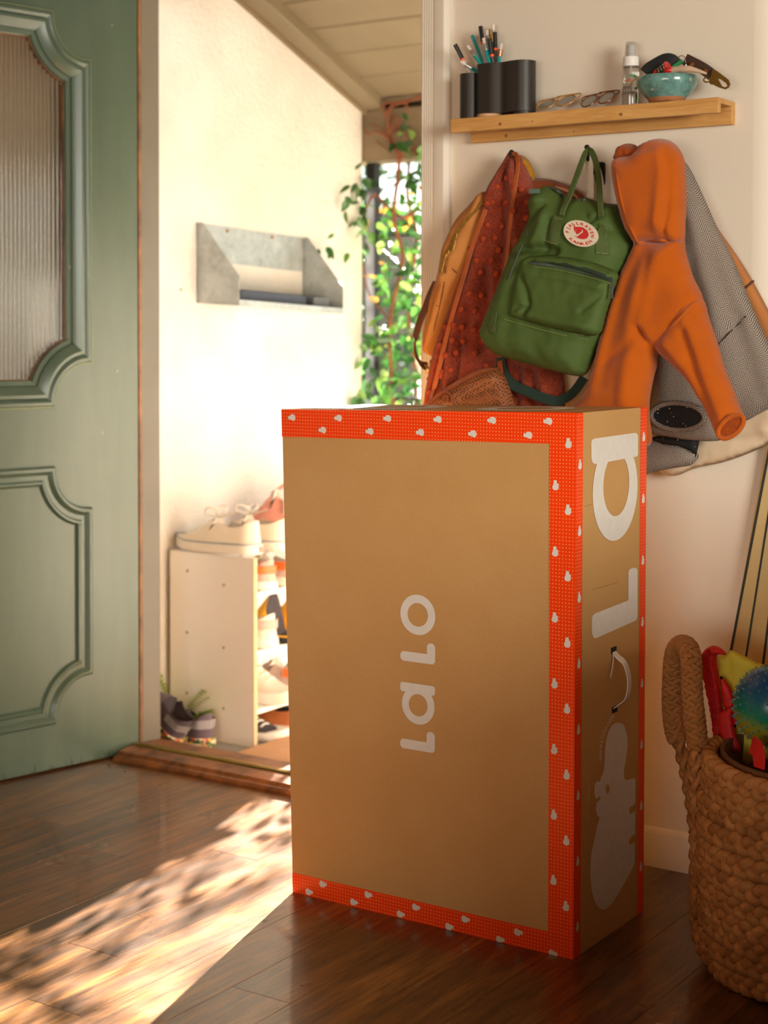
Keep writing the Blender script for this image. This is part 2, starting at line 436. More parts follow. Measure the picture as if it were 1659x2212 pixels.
# sill: worn wooden threshold with a brass strip
si = MB(); prof = [(3.143, 0), (3.143, .006), (3.150, .012), (3.158, .014), (3.166, .022), (3.20, .026), (3.236, .026), (3.335, .02), (3.335, -.05), (3.143, -.05)]
si.prism(prof, (-2.955, 0, 0), (0, 1, 0), (0, 0, 1), (XT + 2.955 - .02, 0, 0))
si.v = [(v[0], v[1], v[2]) for v in si.v]
sil = struct(si.build('trim_5', M['sill_wood'], smooth=20), 'worn wooden threshold')
MB().prism([(3.222, .0265), (3.225, .031), (3.23, .0315), (3.233, .029), (3.236, .0315), (3.244, .031), (3.248, .0262)], (-2.955, 0, 0), (0, 1, 0), (0, 0, 1), (XT + 2.955 - .02, 0, 0)).build('brass_strip', M['brass'], sil, smooth=20)
# baseboard
bp = [(0, 0), (.014, 0), (.014, .058), (.011, .064), (.011, .068), (.007, .078), (.003, .082), (0, .082)]
bb = MB().prism(bp, (XT + .072, WY, 0), (0, -1, 0), (0, 0, 1), (-1.22 - XT - .072 + .055, 0, 0))
struct(bb.build('baseboard_back', M['trim'], smooth=30), 'cream moulded baseboard')

# ------------------------------------------------------------------ green door, swung open into the room
HG = Vector((-2.960, 3.250, 0)); dd = Vector((-.2, -.98, 0)).normalized(); nn_ = Vector((-dd.y, dd.x, 0))   # nn_: side facing the room
if nn_.x < 0: nn_ = -nn_
def D(s, z, o=0.): return HG + dd * s + Vector((0, 0, z)) + nn_ * o
def door_poly_box(mb, s0, s1, z0, z1, o0, o1, mi=0):
    mb.obox(D((s0 + s1) / 2, (z0 + z1) / 2, (o0 + o1) / 2), dd * (s1 - s0) / 2, nn_ * (o1 - o0) / 2, Vector((0, 0, (z1 - z0) / 2)), mi)
DW, DH = .86, 2.03
def notched(s0, s1, z0, z1, r, n=10):
    'rectangle with concave quarter-round corners and small square shoulders'
    o = []
    for cx, cz, a0 in ((s0, z0, PI / 2), (s1, z0, PI), (s1, z1, 1.5 * PI), (s0, z1, 0)):
        # arc around the corner point, running anticlockwise overall
        for i in range(n + 1):
            a = a0 - PI / 2 * i / n
            o.append((cx + r * math.cos(a), cz + r * math.sin(a)))
    return o
def moulding(path2, profile):
    'profile (inward offset, outward height) swept round a closed 2D path with mitred offsets'
    n = len(path2); mb = MB(); k = len(profile); vs = []
    nm = []
    for i in range(n):
        p = Vector(path2[i - 1]); q = Vector(path2[i]); r_ = Vector(path2[(i + 1) % n])
        e1 = (q - p).normalized(); e2 = (r_ - q).normalized()
        n1 = Vector((-e1.y, e1.x)); n2 = Vector((-e2.y, e2.x)); m_ = (n1 + n2); m_ = m_ / max(m_.length_squared / 2, .35)
        nm.append(m_)
    for i in range(n):
        for off, hh in profile:
            q = Vector(path2[i]) + nm[i] * off; vs.append(D(q.x, q.y, hh))
    fs = [(i * k + j_, ((i + 1) % n) * k + j_, ((i + 1) % n) * k + j_ + 1, i * k + j_ + 1) for i in range(n) for j_ in range(k - 1)]
    return mb.add(vs, fs)
Z = lambda px, py, s=.15: P(px, py, 'x', (HG + dd * s).x).z
S1 = .163                                        # stile width from the free... hinge edge to the moulding
zu1, zu0, zl1, zl0 = 1.928, .948, .773, .134       # moulding frames: upper and lower
up_path = notched(S1, DW - S1, zu0, zu1, .112); lo_path = notched(S1, DW - S1, zl0, zl1, .112)
# leaf: a board with the upper opening cut out
outer = [D(0, 0.006), D(DW, .006), D(DW, DH), D(0, DH)]
def frame_face(o):
    A = [(0, .006), (DW, .006), (DW, DH), (0, DH)]; Bq = [(q[0], q[1]) for q in up_path]
    V = [Vector(a) for a in A] + [Vector(b) for b in Bq]; na, nb = 4, len(Bq)
    Ed = [(i, (i + 1) % na) for i in range(na)] + [(na + i, na + (i + 1) % nb) for i in range(nb)]
    r_ = delaunay_2d_cdt(V, Ed, [], 2, 1e-6)
    from mathutils.geometry import intersect_point_line
    def inside(p, poly):
        c = False
        for i in range(len(poly)):
            a, b = poly[i], poly[i - 1]
            if (a[1] > p.y) != (b[1] > p.y) and p.x < (b[0] - a[0]) * (p.y - a[1]) / (b[1] - a[1]) + a[0]: c = not c
        return c
    T = [t for t in r_[2] if not inside(sum((r_[0][i] for i in t), Vector((0, 0))) / len(t), Bq)]
    return [D(v.x, v.y, o) for v in r_[0]], [list(t) for t in T]
door = MB(); va, fa = frame_face(0); door.add(va, fa); vb, fb = frame_face(-.044); door.add(vb, [f[::-1] for f in fb])
A = [(0, .006), (DW, .006), (DW, DH), (0, DH)]
door.add([D(*a) for a in A] + [D(*a, -.044) for a in A], [(i, (i + 1) % 4, 4 + (i + 1) % 4, 4 + i) for i in range(4)])
nb_ = len(up_path)
door.add([D(*a) for a in up_path] + [D(*a, -.044) for a in up_path], [(i, (i + 1) % nb_, nb_ + (i + 1) % nb_, nb_ + i) for i in range(nb_)])
dob = struct(door.build('door_1', M['door'], smooth=20), 'sage green wooden front door swung open, fluted glass above, moulded panel below')
pf = [(-.012, 0), (-.012, .007), (-.007, .011), (.0, .012), (.006, .009), (.010, .005), (.012, .012), (.02, .013), (.032, .008), (.042, .001), (.044, -.004), (.056, -.006), (.058, -.012), (.058, -.03)]
moulding(up_path, pf).build('upper_moulding', M['door'], dob, smooth=28)
moulding(up_path, [(-.015, .0005), (-.013, .0075), (-.0105, .0085)]).build('worn_moulding_edge', M['door_worn'], dob)
pl_ = [(-.012, 0), (-.012, .007), (-.007, .012), (.0, .013), (.006, .008), (.010, .003), (.022, .004), (.026, .008), (.032, .009), (.036, .003), (.038, .0006)]
moulding(lo_path, pl_).build('lower_moulding', M['door'], dob, smooth=28)
moulding(up_path, [(.0575, -.029), (.0575, -.013), (.0595, -.013), (.0595, -.029)]).build('glazing_bead', M['rabbet'], dob)
# fluted glass pane
gl = MB(); s0, s1 = S1 + .03, DW - S1 - .03; n = 0; vs = []; fs = []; pitch = .0125; st = 8
cols = int((s1 - s0) / pitch * st)
for i in range(cols + 1):
    s_ = s0 + (s1 - s0) * i / cols; ph = (i % st) / st
    hh = -.023 + .0052 * math.sin(PI * ph)
    for z_ in (zu0 + .03, zu1 - .03):
        vs += [D(s_, z_, hh), D(s_, z_, -.030)]
for i in range(cols):
    a_ = 4 * i; b_ = a_ + 4
    fs += [(a_, b_, b_ + 2, a_ + 2), (a_ + 1, a_ + 3, b_ + 3, b_ + 1), (a_, a_ + 1, b_ + 1, b_), (a_ + 2, b_ + 2, b_ + 3, a_ + 3)]
fs += [(0, 2, 3, 1), (4 * cols, 4 * cols + 1, 4 * cols + 3, 4 * cols + 2)]
gl.add(vs, fs).build('glass_pane', M['glass'], dob, smooth=50)
# flaking paint along the bottom edge
ch = MB()
for i in range(46):
    s_ = rng.uniform(.01, DW - .02); h_ = rng.choice((.004, .006, .008, .012, .018)); w_ = rng.uniform(.001, .003)
    ch.prism([(s_, .006), (s_ + w_ * 2, .006), (s_ + w_ * 1.4, .006 + h_ * .6), (s_ + w_, .006 + h_)], HG + nn_ * .0002, dd, (0, 0, 1), nn_ * .0006)
ch.build('chipped_paint', plain('dark_chip', rgb(52, 66, 62), .6), dob, smooth=0)['kind'] = 'stuff'

# ------------------------------------------------------------------ porch shell
SX = -3.13                                       # face of the stucco wall
YB = 4.559                                       # its free end
struct(MB().box(SX - .22, SX, 3.342, YB, -.2, 2.5).build('wall_stucco', M['stucco'], bevel=.012), 'white stucco porch wall seen through the doorway')
pfl = struct(MB().box(SX - .3, 1.2, 3.336, 5.2, -.12, -.03).build('floor_porch', M['concrete']), 'pale concrete porch floor')
gr = struct(MB().box(-30, 30, 5.2, 40, -.4, -.18).build('ground', M['ground']), 'sunlit garden ground beyond the porch')
rz = lambda y: 2.10 - .397 * (y - 4.07)          # underside of the roof boards
rc = MB()
def slopebox(mb, x0, x1, y0, y1, o0, o1, f=None):
    f = f or rz
    mb.add([(x_, y_, f(y_) + o_) for x_ in (x0, x1) for y_ in (y0, y1) for o_ in (o0, o1)],
           [(0, 1, 3, 2), (4, 6, 7, 5), (0, 4, 5, 1), (2, 3, 7, 6), (0, 2, 6, 4), (1, 5, 7, 3)])
slopebox(rc, SX - .6, 1.2, 3.31, 4.98, .022, .05)
rf = struct(rc.build('ceiling_porch', M['tan_paint']), 'sloping board ceiling of the porch')
y = 4.98
while y > 3.35:
    mb = MB(); slopebox(mb, SX - .5, 1.2, y - .14 + .004, y - .0, .0, .022); mb.build('plank', M['tan_paint'], rf, smooth=0, bevel=.004, bseg=1); y -= .141
ra = MB(); fb_ = lambda y: 2.133 - .387 * (y - 3.889)
slopebox(ra, SX + .004, SX + .085, 3.342, YB, 0, .12, fb_)
struct(ra.build('trim_6', M['tan_paint'], bevel=.004), 'tan rafter along the top of the stucco wall')
rb = MB(); slopebox(rb, SX, SX + .016, 3.342, YB, -.012, .02, fb_)
struct(rb.build('trim_7', M['beam_paint']), 'narrow trim strip under the rafter')
struct(MB().box(SX - .015, 1.2, YB, YB + .09, 1.703, 1.878).build('trim_8', M['beam_paint'], bevel=.006), 'tan porch beam behind the climbing vine')

# ------------------------------------------------------------------ the big carton
def cardboard():
    k = N('kraft_cardboard'); co = k.co(); f = k.noise(co, 5, 3); g = k.noise(co, 420, 2)
    col = k.ramp(f, [(.3, rgb(199, 152, 94)), (.7, rgb(206, 161, 104))])
    col = k.mix(.22, col, k.ramp(g, [(.35, (.72, .7, .66, 1)), (.65, (1, 1, 1, 1))]), 'MULTIPLY')
    k.bump(k.noise(k.co(scale=(1, 1, 30)), 6, 2), .05, .003); return k.fin(col, .62, 0, .35)
M['card'] = cardboard()
def tape_mat():
    'orange-red tape with a printed grid of small pale dots'
    k = N('dotted_orange_tape'); k.tc = k.n('TexCoord'); s = k.n('SeparateXYZ'); k.l(k.tc.outputs['Object'], s.inputs[0])
    P_ = .0066; hx = k.math('ADD', s.outputs[0], s.outputs[1])
    def cell(v):
        f = k.math('FRACT', k.math('DIVIDE', v, P_)); return k.math('MULTIPLY', k.math('SUBTRACT', f, .5), P_)
    a, b = cell(hx), cell(s.outputs[2])
    d = k.math('SQRT', k.math('ADD', k.math('MULTIPLY', a, a), k.math('MULTIPLY', b, b)))
    dot = k.math('LESS_THAN', d, .00088)
    f = k.noise(k.co(scale=(6, 6, 1.4)), 6, 3)
    col = k.mix(dot, rgb(255, 66, 0), rgb(247, 190, 140))
    k.bump(f, .12, .004); return k.fin(col, .28, 0, .5)
M['tape'] = tape_mat()
M['print'] = plain('white_print', rgb(228, 222, 214), .55, var=.03, scale=60)
M['hole'] = plain('dark_slot', rgb(30, 22, 16), .9)
M['strap_white'] = plain('white_plastic_strap', rgb(226, 218, 208), .45, var=.04)
BX0, BX1, BY0, BY1, BZ = -1.9587, -1.328, 2.6058, 2.9023, .9853
def warp(p):
    u = min(max((p.x - BX0) / (BX1 - BX0), 0), 1); v = min(max(p.z / BZ, 0), 1)
    k = (1 - u) * v
    return Vector((p.x - .028 * k, p.y, p.z - .012 * k))
box = thing('cardboard_box', 'tall brown cardboard box with orange dotted tape standing on the dark floor', 'box', (-1.64, 2.75, 0))
cb = MB(); nx, nz, ny = 10, 12, 5
def gridface(o, u, v, nu, nv): cb.add([Vector(o) + Vector(u) * i / nu + Vector(v) * j_ / nv for i in range(nu + 1) for j_ in range(nv + 1)],
    [(i * (nv + 1) + j_, (i + 1) * (nv + 1) + j_, (i + 1) * (nv + 1) + j_ + 1, i * (nv + 1) + j_ + 1) for i in range(nu) for j_ in range(nv)])
dx, dy = BX1 - BX0, BY1 - BY0
gridface((BX0, BY0, 0), (dx, 0, 0), (0, 0, BZ), nx, nz); gridface((BX0, BY1, 0), (dx, 0, 0), (0, 0, BZ), nx, nz)
gridface((BX0, BY0, 0), (0, dy, 0), (0, 0, BZ), ny, nz); gridface((BX1, BY0, 0), (0, dy, 0), (0, 0, BZ), ny, nz)
gridface((BX0, BY0, 0), (dx, 0, 0), (0, dy, 0), nx, ny); gridface((BX0, BY0, BZ), (dx, 0, 0), (0, dy, 0), nx, ny)
cb.map(warp).build('carton', M['card'], box, smooth=0)
E1, E2 = .0007, .0013
def front_strip(x0, x1, z0, z1, e=E1):
    mb = MB(); n1, n2 = max(1, int((x1 - x0) / .06)), max(1, int((z1 - z0) / .08))
    mb.add([(x0 + (x1 - x0) * i / n1, BY0 - e, z0 + (z1 - z0) * j_ / n2) for i in range(n1 + 1) for j_ in range(n2 + 1)],
           [(i * (n2 + 1) + j_, (i + 1) * (n2 + 1) + j_, (i + 1) * (n2 + 1) + j_ + 1, i * (n2 + 1) + j_ + 1) for i in range(n1) for j_ in range(n2)]); return mb
def fig(par, o, u, v, s=.0185):
    'small printed mark: head, body and paws, one flat outline'
    pts = [(-.05, 1.0), (.1, .98), (.17, .88), (.14, .76), (.2, .66), (.34, .68), (.33, .55), (.36, .46), (.31, .42), (.36, .34), (.34, .22), (.26, .08), (.1, 0), (-.12, 0), (-.3, .1), (-.36, .28), (-.3, .46), (-.2, .58), (-.27, .62), (-.25, .7), (-.17, .74), (-.22, .86), (-.16, .96)]
    o, u, v = Vector(o), Vector(u).normalized(), Vector(v).normalized()
    MB().add([o + u * a * s + v * (b - .5) * s for a, b in pts], [list(range(len(pts)))]).build('printed_mark', M['print'], par, smooth=0, recalc=False)
# tape along the top: front face and a lip over the edge
t1 = front_strip(BX0 - .001, BX1 - .03, .930, BZ + E1)
t1.add([(x_, y_, BZ + E1) for x_ in (BX0 - .001, BX0 + dx * .33, BX0 + dx * .66, BX1) for y_ in (BY0 - E1, BY0 + .022)], [(0, 2, 3, 1), (2, 4, 5, 3), (4, 6, 7, 5)])
t1 = t1.map(warp).build('tape', M['tape'], box, smooth=0)
for px, py in ((630, 902), (730, 903), (836, 904), (945, 906), (1062, 908), (1183, 910), (696, 929), (798, 932), (907, 934), (1020, 937), (1140, 940)):
    q = P(px, py, 'y', BY0 - E2 * 1.2); fig(t1, q, (0, 0, 1), (-1, 0, 0))
# tape down the near corner, front and side
t2 = front_strip(BX1 - .0505, BX1 + E1, 0.0, BZ + E1, E1 * 1.5)
t2.add([(BX1 + E1, BY0 - E1, 0), (BX1 + E1, BY0 + .026, 0), (BX1 + E1, BY0 + .026, BZ), (BX1 + E1, BY0 - E1, BZ)], [(0, 1, 2, 3)])
t2 = t2.map(warp).build('tape', M['tape'], box, smooth=0)
for i in range(8):
    zl = P(1203, 1048, 'y', BY0).z + .1195 * (1 - i); zr = P(1230, 957, 'y', BY0).z + .1195 * -i; zs = P(1252, 1003, 'x', BX1).z - .1195 * i
    if .02 < zl < .97: fig(t2, (BX1 - .040, BY0 - E2 * 1.3, zl), (1, 0, 0), (0, 0, 1))
    if .02 < zr < .97: fig(t2, (BX1 - .0145, BY0 - E2 * 1.3, zr), (1, 0, 0), (0, 0, 1))
    if .02 < zs < .97: fig(t2, (BX1 + E2, BY0 + .0135, zs), (0, 1, 0), (0, 0, 1))
# tape along the bottom and down the far corner
t3 = front_strip(BX0, BX1 - .04, 0.0, .0405).map(warp).build('tape', M['tape'], box, smooth=0)
for px, py in ((668, 1927), (698, 1910), (765, 1949), (796, 1933), (866, 1975), (899, 1960), (971, 2002), (1006, 1986), (1081, 2030), (1120, 2014), (1195, 2060)):
    fig(t3, P(px, py, 'y', BY0 - E2), (0, 0, -1), (1, 0, 0))
t4 = MB().add([(BX1 + E1, BY1 - .027, 0), (BX1 + E1, BY1 + E1, 0), (BX1 + E1, BY1 + E1, BZ), (BX1 + E1, BY1 - .027, BZ), (BX1 - .03, BY1 + E1, 0), (BX1 - .03, BY1 + E1, BZ)], [(0, 1, 2, 3), (1, 4, 5, 2)]).build('tape', M['tape'], box, smooth=0)
for i in range(8): fig(t4, (BX1 + E2, BY1 - .014, P(1389, 943, 'x', BX1).z - .1195 * i), (0, 1, 0), (0, 0, 1))
# lettering on the front, reading upwards
zc = lambda py: P(902, py, 'y', BY0).z
xa, xb_ = P(865, 1518, 'y', BY0).x, P(940, 1530, 'y', BY0).x
Wd = xb_ - xa
def FP(s, t): return Vector((xb_ - t, BY0 - E1, s))        # s: along the reading direction (up), t: cap height (to the left)
def flat(poly, name, fn, parent=box):
    n = len(poly); r_ = delaunay_2d_cdt([Vector(p) for p in poly], [(i, (i + 1) % n) for i in range(n)], [], 1, 1e-7)
    return MB().add([fn(v.x, v.y) for v in r_[0]], [list(t) for t in r_[2]]).build(name, M['print'], parent, smooth=0, recalc=False)
def ell(z0, th, hh):
    r = th * .28
    return [(z0 + r, 0), (z0 + hh - r, 0), (z0 + hh, r), (z0 + hh, th - r), (z0 + hh - r, th), (z0 + th, th), (z0 + th, Wd - r), (z0 + th - r, Wd), (z0 + r, Wd), (z0, Wd - r), (z0, r)]
for py in (1621, 1431):
    flat(ell(zc(py), .0185, .0395), 'printed_letter', FP)
def ring(name, fn, c, ro, ri, parent=box, seg=48):
    MB().ringplate(lambda a, q: fn(c[0] + q[0] * math.cos(a), c[1] + q[1] * math.sin(a)), ro, ri, seg).build(name, M['print'], parent, smooth=0, recalc=False)
ring('printed_letter', FP, (zc(1328), Wd / 2), (.0385, .0395), (.0225, .023))
za = zc(1523)
am = MB().ringplate(lambda a, q: FP(za + q * math.cos(a), Wd / 2 - .0015 + q * math.sin(a)), .037, .0212, 48)
bar = rrect(za + .0225, za + .0405, 0, Wd, .005)
am.add([FP(*b) for b in bar], [list(range(len(bar)))])
am.v = [(v[0], v[1] - (1e-4 if i >= 96 else 0), v[2]) for i, v in enumerate(am.v)]
am.build('printed_letter', M['print'], box, smooth=0, recalc=False)
# big letters and the printed figure on the narrow side
def SP(px, py, e=E1): return P(px, py, 'x', BX1 + e)
def side_flat(pts, name, sc, org, mat=None, e=E1, sm=0):
    W = [SP(org[0] + a / sc, org[1] + b / sc) for a, b in pts]; q = [(p.y, p.z) for p in W]
    if sm: q = [(p.x, p.y) for p in catmull([Vector(k) for k in q], sm, True)]
    n = len(q); r_ = delaunay_2d_cdt([Vector(p) for p in q], [(i, (i + 1) % n) for i in range(n)], [], 1, 1e-7)
    return MB().add([(BX1 + e, v.x, v.y) for v in r_[0]], [list(t) for t in r_[2]]).build(name, mat or M['print'], box, smooth=0, recalc=False)
O1 = (1160, 860); k1 = 3.95
side_flat([(463, 375), (470, 355), (490, 345), (835, 297), (852, 302), (862, 322), (862, 480), (856, 494), (843, 500), (500, 563), (482, 556), (470, 540), (464, 510)], 'printed_letter', k1, O1)
side_flat([(780, 1490), (786, 1467), (800, 1455), (838, 1447), (852, 1455), (858, 1475), (857, 1860), (852, 1885), (838, 1900), (500, 2050), (480, 2042), (468, 2000), (468, 1880), (476, 1855), (495, 1838), (778, 1727)], 'printed_letter', k1, O1)
def SY(pxs, pys): a = SP(O1[0] + pxs / k1, O1[1] + pys / k1); return a.y, a.z
yl, yr = SY(475, 770)[0], SY(857, 745)[0]; zb = SY(657, 1219)[1]; il, ir = SY(565, 745)[0], SY(785, 730)[0]; it, ib = SY(683, 470)[1], SY(668, 1008)[1]
co_ = ((yl + yr) / 2, zb + (yr - yl) / 2 * 1.0); ro_ = ((yr - yl) / 2, (yr - yl) / 2); ci_ = ((il + ir) / 2, (it + ib) / 2); ri_ = ((ir - il) / 2, (it - ib) / 2)
rg = MB(); sg = 56
rg.add([v for j_ in range(sg) for v in ((BX1 + E1 * 1.3, co_[0] + ro_[0] * math.cos(2 * PI * j_ / sg), co_[1] + ro_[1] * math.sin(2 * PI * j_ / sg)), (BX1 + E1 * 1.3, ci_[0] + ri_[0] * math.cos(2 * PI * j_ / sg), ci_[1] + ri_[1] * math.sin(2 * PI * j_ / sg)))],
       [(2 * j_, 2 * ((j_ + 1) % sg), 2 * ((j_ + 1) % sg) + 1, 2 * j_ + 1) for j_ in range(sg)]).build('printed_letter', M['print'], box, smooth=0, recalc=False)
O2 = (1240, 1500); k2 = 4.61
side_flat([(450, 280), (490, 300), (515, 350), (530, 420), (532, 500), (520, 620), (500, 740), (497, 800), (505, 840), (520, 855), (590, 838), (608, 845), (612, 870), (610, 1070), (600, 1095), (560, 1125), (550, 1150), (553, 1178), (575, 1185), (602, 1162), (610, 1182), (608, 1370), (600, 1395), (560, 1430), (548, 1460), (550, 1488), (570, 1498), (598, 1475), (605, 1500), (602, 1670), (590, 1710), (540, 1810), (480, 1920), (420, 2020), (380, 2080), (330, 2130), (295, 2145), (250, 2130), (210, 2070), (180, 1970), (165, 1850), (163, 1720), (172, 1600), (195, 1480), (225, 1340), (255, 1222), (240, 1220), (222, 1170), (218, 1120), (230, 1075), (260, 1047), (258, 1015), (225, 1037), (208, 1010), (203, 960), (208, 900), (225, 870), (260, 868), (268, 830), (290, 780), (303, 700), (310, 560), (325, 440), (355, 350), (395, 295)], 'printed_figure', k2, O2, sm=3)
side_flat([(330 + 20 * math.cos(2 * PI * i / 16), 942 + 47 * math.sin(2 * PI * i / 16)) for i in range(16)], 'printed_eye', k2, O2, M['card'], E2)
# web address in an arc
gm = glyphs('meetlalo.com', .0165, .0003); arcp = [(275, 650), (272, 560), (285, 470), (310, 380), (350, 300), (400, 230)]
ap = catmull([Vector((p.y, p.z)) for p in (SP(O2[0] + a / k2, O2[1] + b / k2) for a, b in arcp)], 12)
ln = [0.]
for i in range(1, len(ap)): ln.append(ln[-1] + (ap[i] - ap[i - 1]).length)
tot = sum(g[2] for g in gm); gap = (ln[-1] - tot) / (len(gm) - 1); pos = 0.; tm = MB()
for vs, fs, ad in gm:
    mid = pos + ad / 2; i = max(1, next((j_ for j_ in range(len(ln)) if ln[j_] >= mid), len(ln) - 1))
    p = ap[i - 1].lerp(ap[i], (mid - ln[i - 1]) / max(ln[i] - ln[i - 1], 1e-6)); t = (ap[i] - ap[i - 1]).normalized(); nrm = Vector((-t.y, t.x))
    tm.add([(BX1 + E1, *(p + t * (v.x - ad / 2) + nrm * v.y)) for v in vs], fs); pos += ad + gap
tm.build('printed_address', M['print'], box, smooth=0, recalc=False)
# carry strap in two slots
sa, sb_ = SP(1327, 1404), SP(1329, 1532); hm = MB()
for q in (sa, sb_): hm.box(BX1 - .004, BX1 + .0006, q.y - .013, q.y + .010, q.z - .006, q.z + .006)
hm.build('slot', M['hole'], box, smooth=0)
path = catmull([sa + Vector((-.004, 0, 0)), sa + Vector((.007, .001, -.012)), (sa * .78 + sb_ * .22) + Vector((.021, .002, 0)), (sa * .5 + sb_ * .5) + Vector((.029, .002, 0)), (sa * .22 + sb_ * .78) + Vector((.024, .001, 0)), sb_ + Vector((.009, 0, .010)), sb_ + Vector((-.004, 0, 0))], 6)
MB().strap(path, .016, .0016, (1, 0, 0)).build('carry_strap', M['strap_white'], box)
tip = [SP(1326, 1412, .002), SP(1324, 1440, .008), SP(1319, 1464, .010)]
MB().strap(catmull(tip, 4), .007, .001, (1, .2, 0)).build('strap_tail', M['strap_white'], box)
# printed shapes on the top
tp = lambda x_, y_: (x_, y_, BZ + E1)
for k_, (x0, x1) in enumerate(((-1.87, -1.70), (-1.60, -1.42))):
    cx = (x0 + x1) / 2
    MB().ringplate(lambda a, q: warp(Vector(tp(cx + q * 1.0 * math.cos(a), 2.765 + q * 1.1 * math.sin(a)))), .09, .052, 40).build('printed_letter', M['print'], box, smooth=0, recalc=False)
# creases / inner flap lines pressed through the narrow side
M['crease'] = plain('pressed_crease', rgb(170, 128, 80), .7)
cr = MB()
for a, b in (((1263, 1094), (1278, 1089)), ((1280, 1273), (1335, 1258)), ((1272, 1675), (1272, 1770))):
    p, q = SP(*a, .0004), SP(*b, .0004); cr.tube([p, q], .0006, 5)
cr.build('crease', M['crease'], box)

# ------------------------------------------------------------------ porch: mailbox on the stucco wall
def galv():
    k = N('galvanised_steel'); co = k.co(); v = k.n('TexVoronoi'); k.l(co, v.inputs['Vector']); v.inputs['Scale'].default_value = 70
    col = k.ramp(k.noise(co, 14, 4), [(.3, rgb(150, 156, 156)), (.7, rgb(178, 186, 188))])
    bw_ = k.n('RGBToBW'); k.l(v.outputs['Color'], bw_.inputs[0]); col = k.mix(.10, col, bw_.outputs[0]); return k.fin(col, .42, .55)
M['galv'] = galv()
M['rust'] = plain('rusty_nail', rgb(150, 88, 46), .8)
mail = thing('mailbox', 'open galvanised steel mailbox with slanted sides on the white stucco wall', 'mailbox', (SX, 3.95, 1.2))
my0, my1 = 3.693, 4.213; tilt = lambda p: Vector((p.x, p.y, p.z - .036 * (p.y - my0)))
for yy in (my0, my1):
    s = -1 if yy == my0 else 1
    MB().prism([(SX, 1.449), (SX + .022, 1.449), (-2.970, 1.289), (-2.970, 1.205), (SX, 1.213)], (0, yy - (.0015 if s < 0 else 0), 0), (1, 0, 0), (0, 0, 1), (0, .0025, 0)).map(tilt).build('side_panel', M['galv'], mail, smooth=0)
MB().box(SX, SX + .003, my0, my1, 1.340, 1.449).map(tilt).build('back_plate', M['galv'], mail)
MB().add([(x_, y_, z_) for y_ in (my0, my1) for x_, z_ in ((SX, 1.2135), (SX, 1.2165), (-2.970, 1.209), (-2.970, 1.206))], [(0, 1, 5, 4), (1, 2, 6, 5), (2, 3, 7, 6), (3, 0, 4, 7), (0, 3, 2, 1), (4, 5, 6, 7)]).map(tilt).build('tray', M['galv'], mail)
MB().box(-2.973, -2.9695, my0, my1, 1.205, 1.222).map(tilt).build('front_lip', M['galv'], mail)
MB().box(SX, SX + .003, my0, my1, 1.215, 1.245).map(tilt).build('lower_rail', M['galv'], mail)
for yy in (3.83, 4.05): MB().ball((SX + .004, yy, 1.437 - .036 * (yy - my0)), .005, 8).build('nail', M['rust'], mail)
M['navy'] = plain('dark_navy_card', rgb(44, 50, 66), .5, var=.2)
tag(MB().box(-3.115, -3.0, 3.74, 4.06, 1.2225, 1.2545).map(tilt).build('parcel', M['navy'], bevel=.002), 'long dark navy parcel lying in the steel mailbox', 'parcel')
tag(MB().box(-3.07, -2.99, 4.085, 4.17, 1.2195, 1.2535).map(tilt).build('parcel', plain('dark_grey_card', rgb(70, 74, 80), .6), bevel=.002), 'short dark grey block at the end of the mailbox beside the long parcel', 'parcel')

# ------------------------------------------------------------------ shoe rack and shoes
M['melamine'] = plain('white_melamine', rgb(240, 238, 236), .4, var=.02, scale=4)
M['raw_edge'] = plain('raw_chipboard_edge', rgb(222, 176, 136), .8, var=.1)
M['screw'] = plain('grey_screw', rgb(120, 118, 112), .5, .5)
rack = thing('shoe_rack', 'white melamine shoe rack packed with shoes against the stucco wall', 'shoe rack', (-2.96, 3.9, -.03))
RX0, RX1 = -3.111, -2.806
for yy in (3.55, 4.32):
    sp_ = MB().box(RX0, RX1, yy, yy + .015, -.03, .500).build('side_panel', M['melamine'], rack)
    MB().box(RX1, RX1 + .002, yy, yy + .015, -.03, .500).build('edge_strip', M['raw_edge'], sp_)
for px, py in ((405, 1233), (484, 1264), (404, 1366), (483, 1399), (404, 1497), (483, 1530)):
    q = P(px, py, 'y', 3.55); MB().tube([q, q + Vector((0, -.0015, 0))], .0035, 8).build('screw', M['screw'], rack)
for zz in (.400, .236, .071): MB().box(RX0, RX1 - .004, 3.565, 4.32, zz - .012, zz).build('shelf_board', M['melamine'], rack)
MB().box(RX0 - .0, RX0 + .004, 3.565, 4.32, -.03, .5).build('back_rail', M['melamine'], rack)

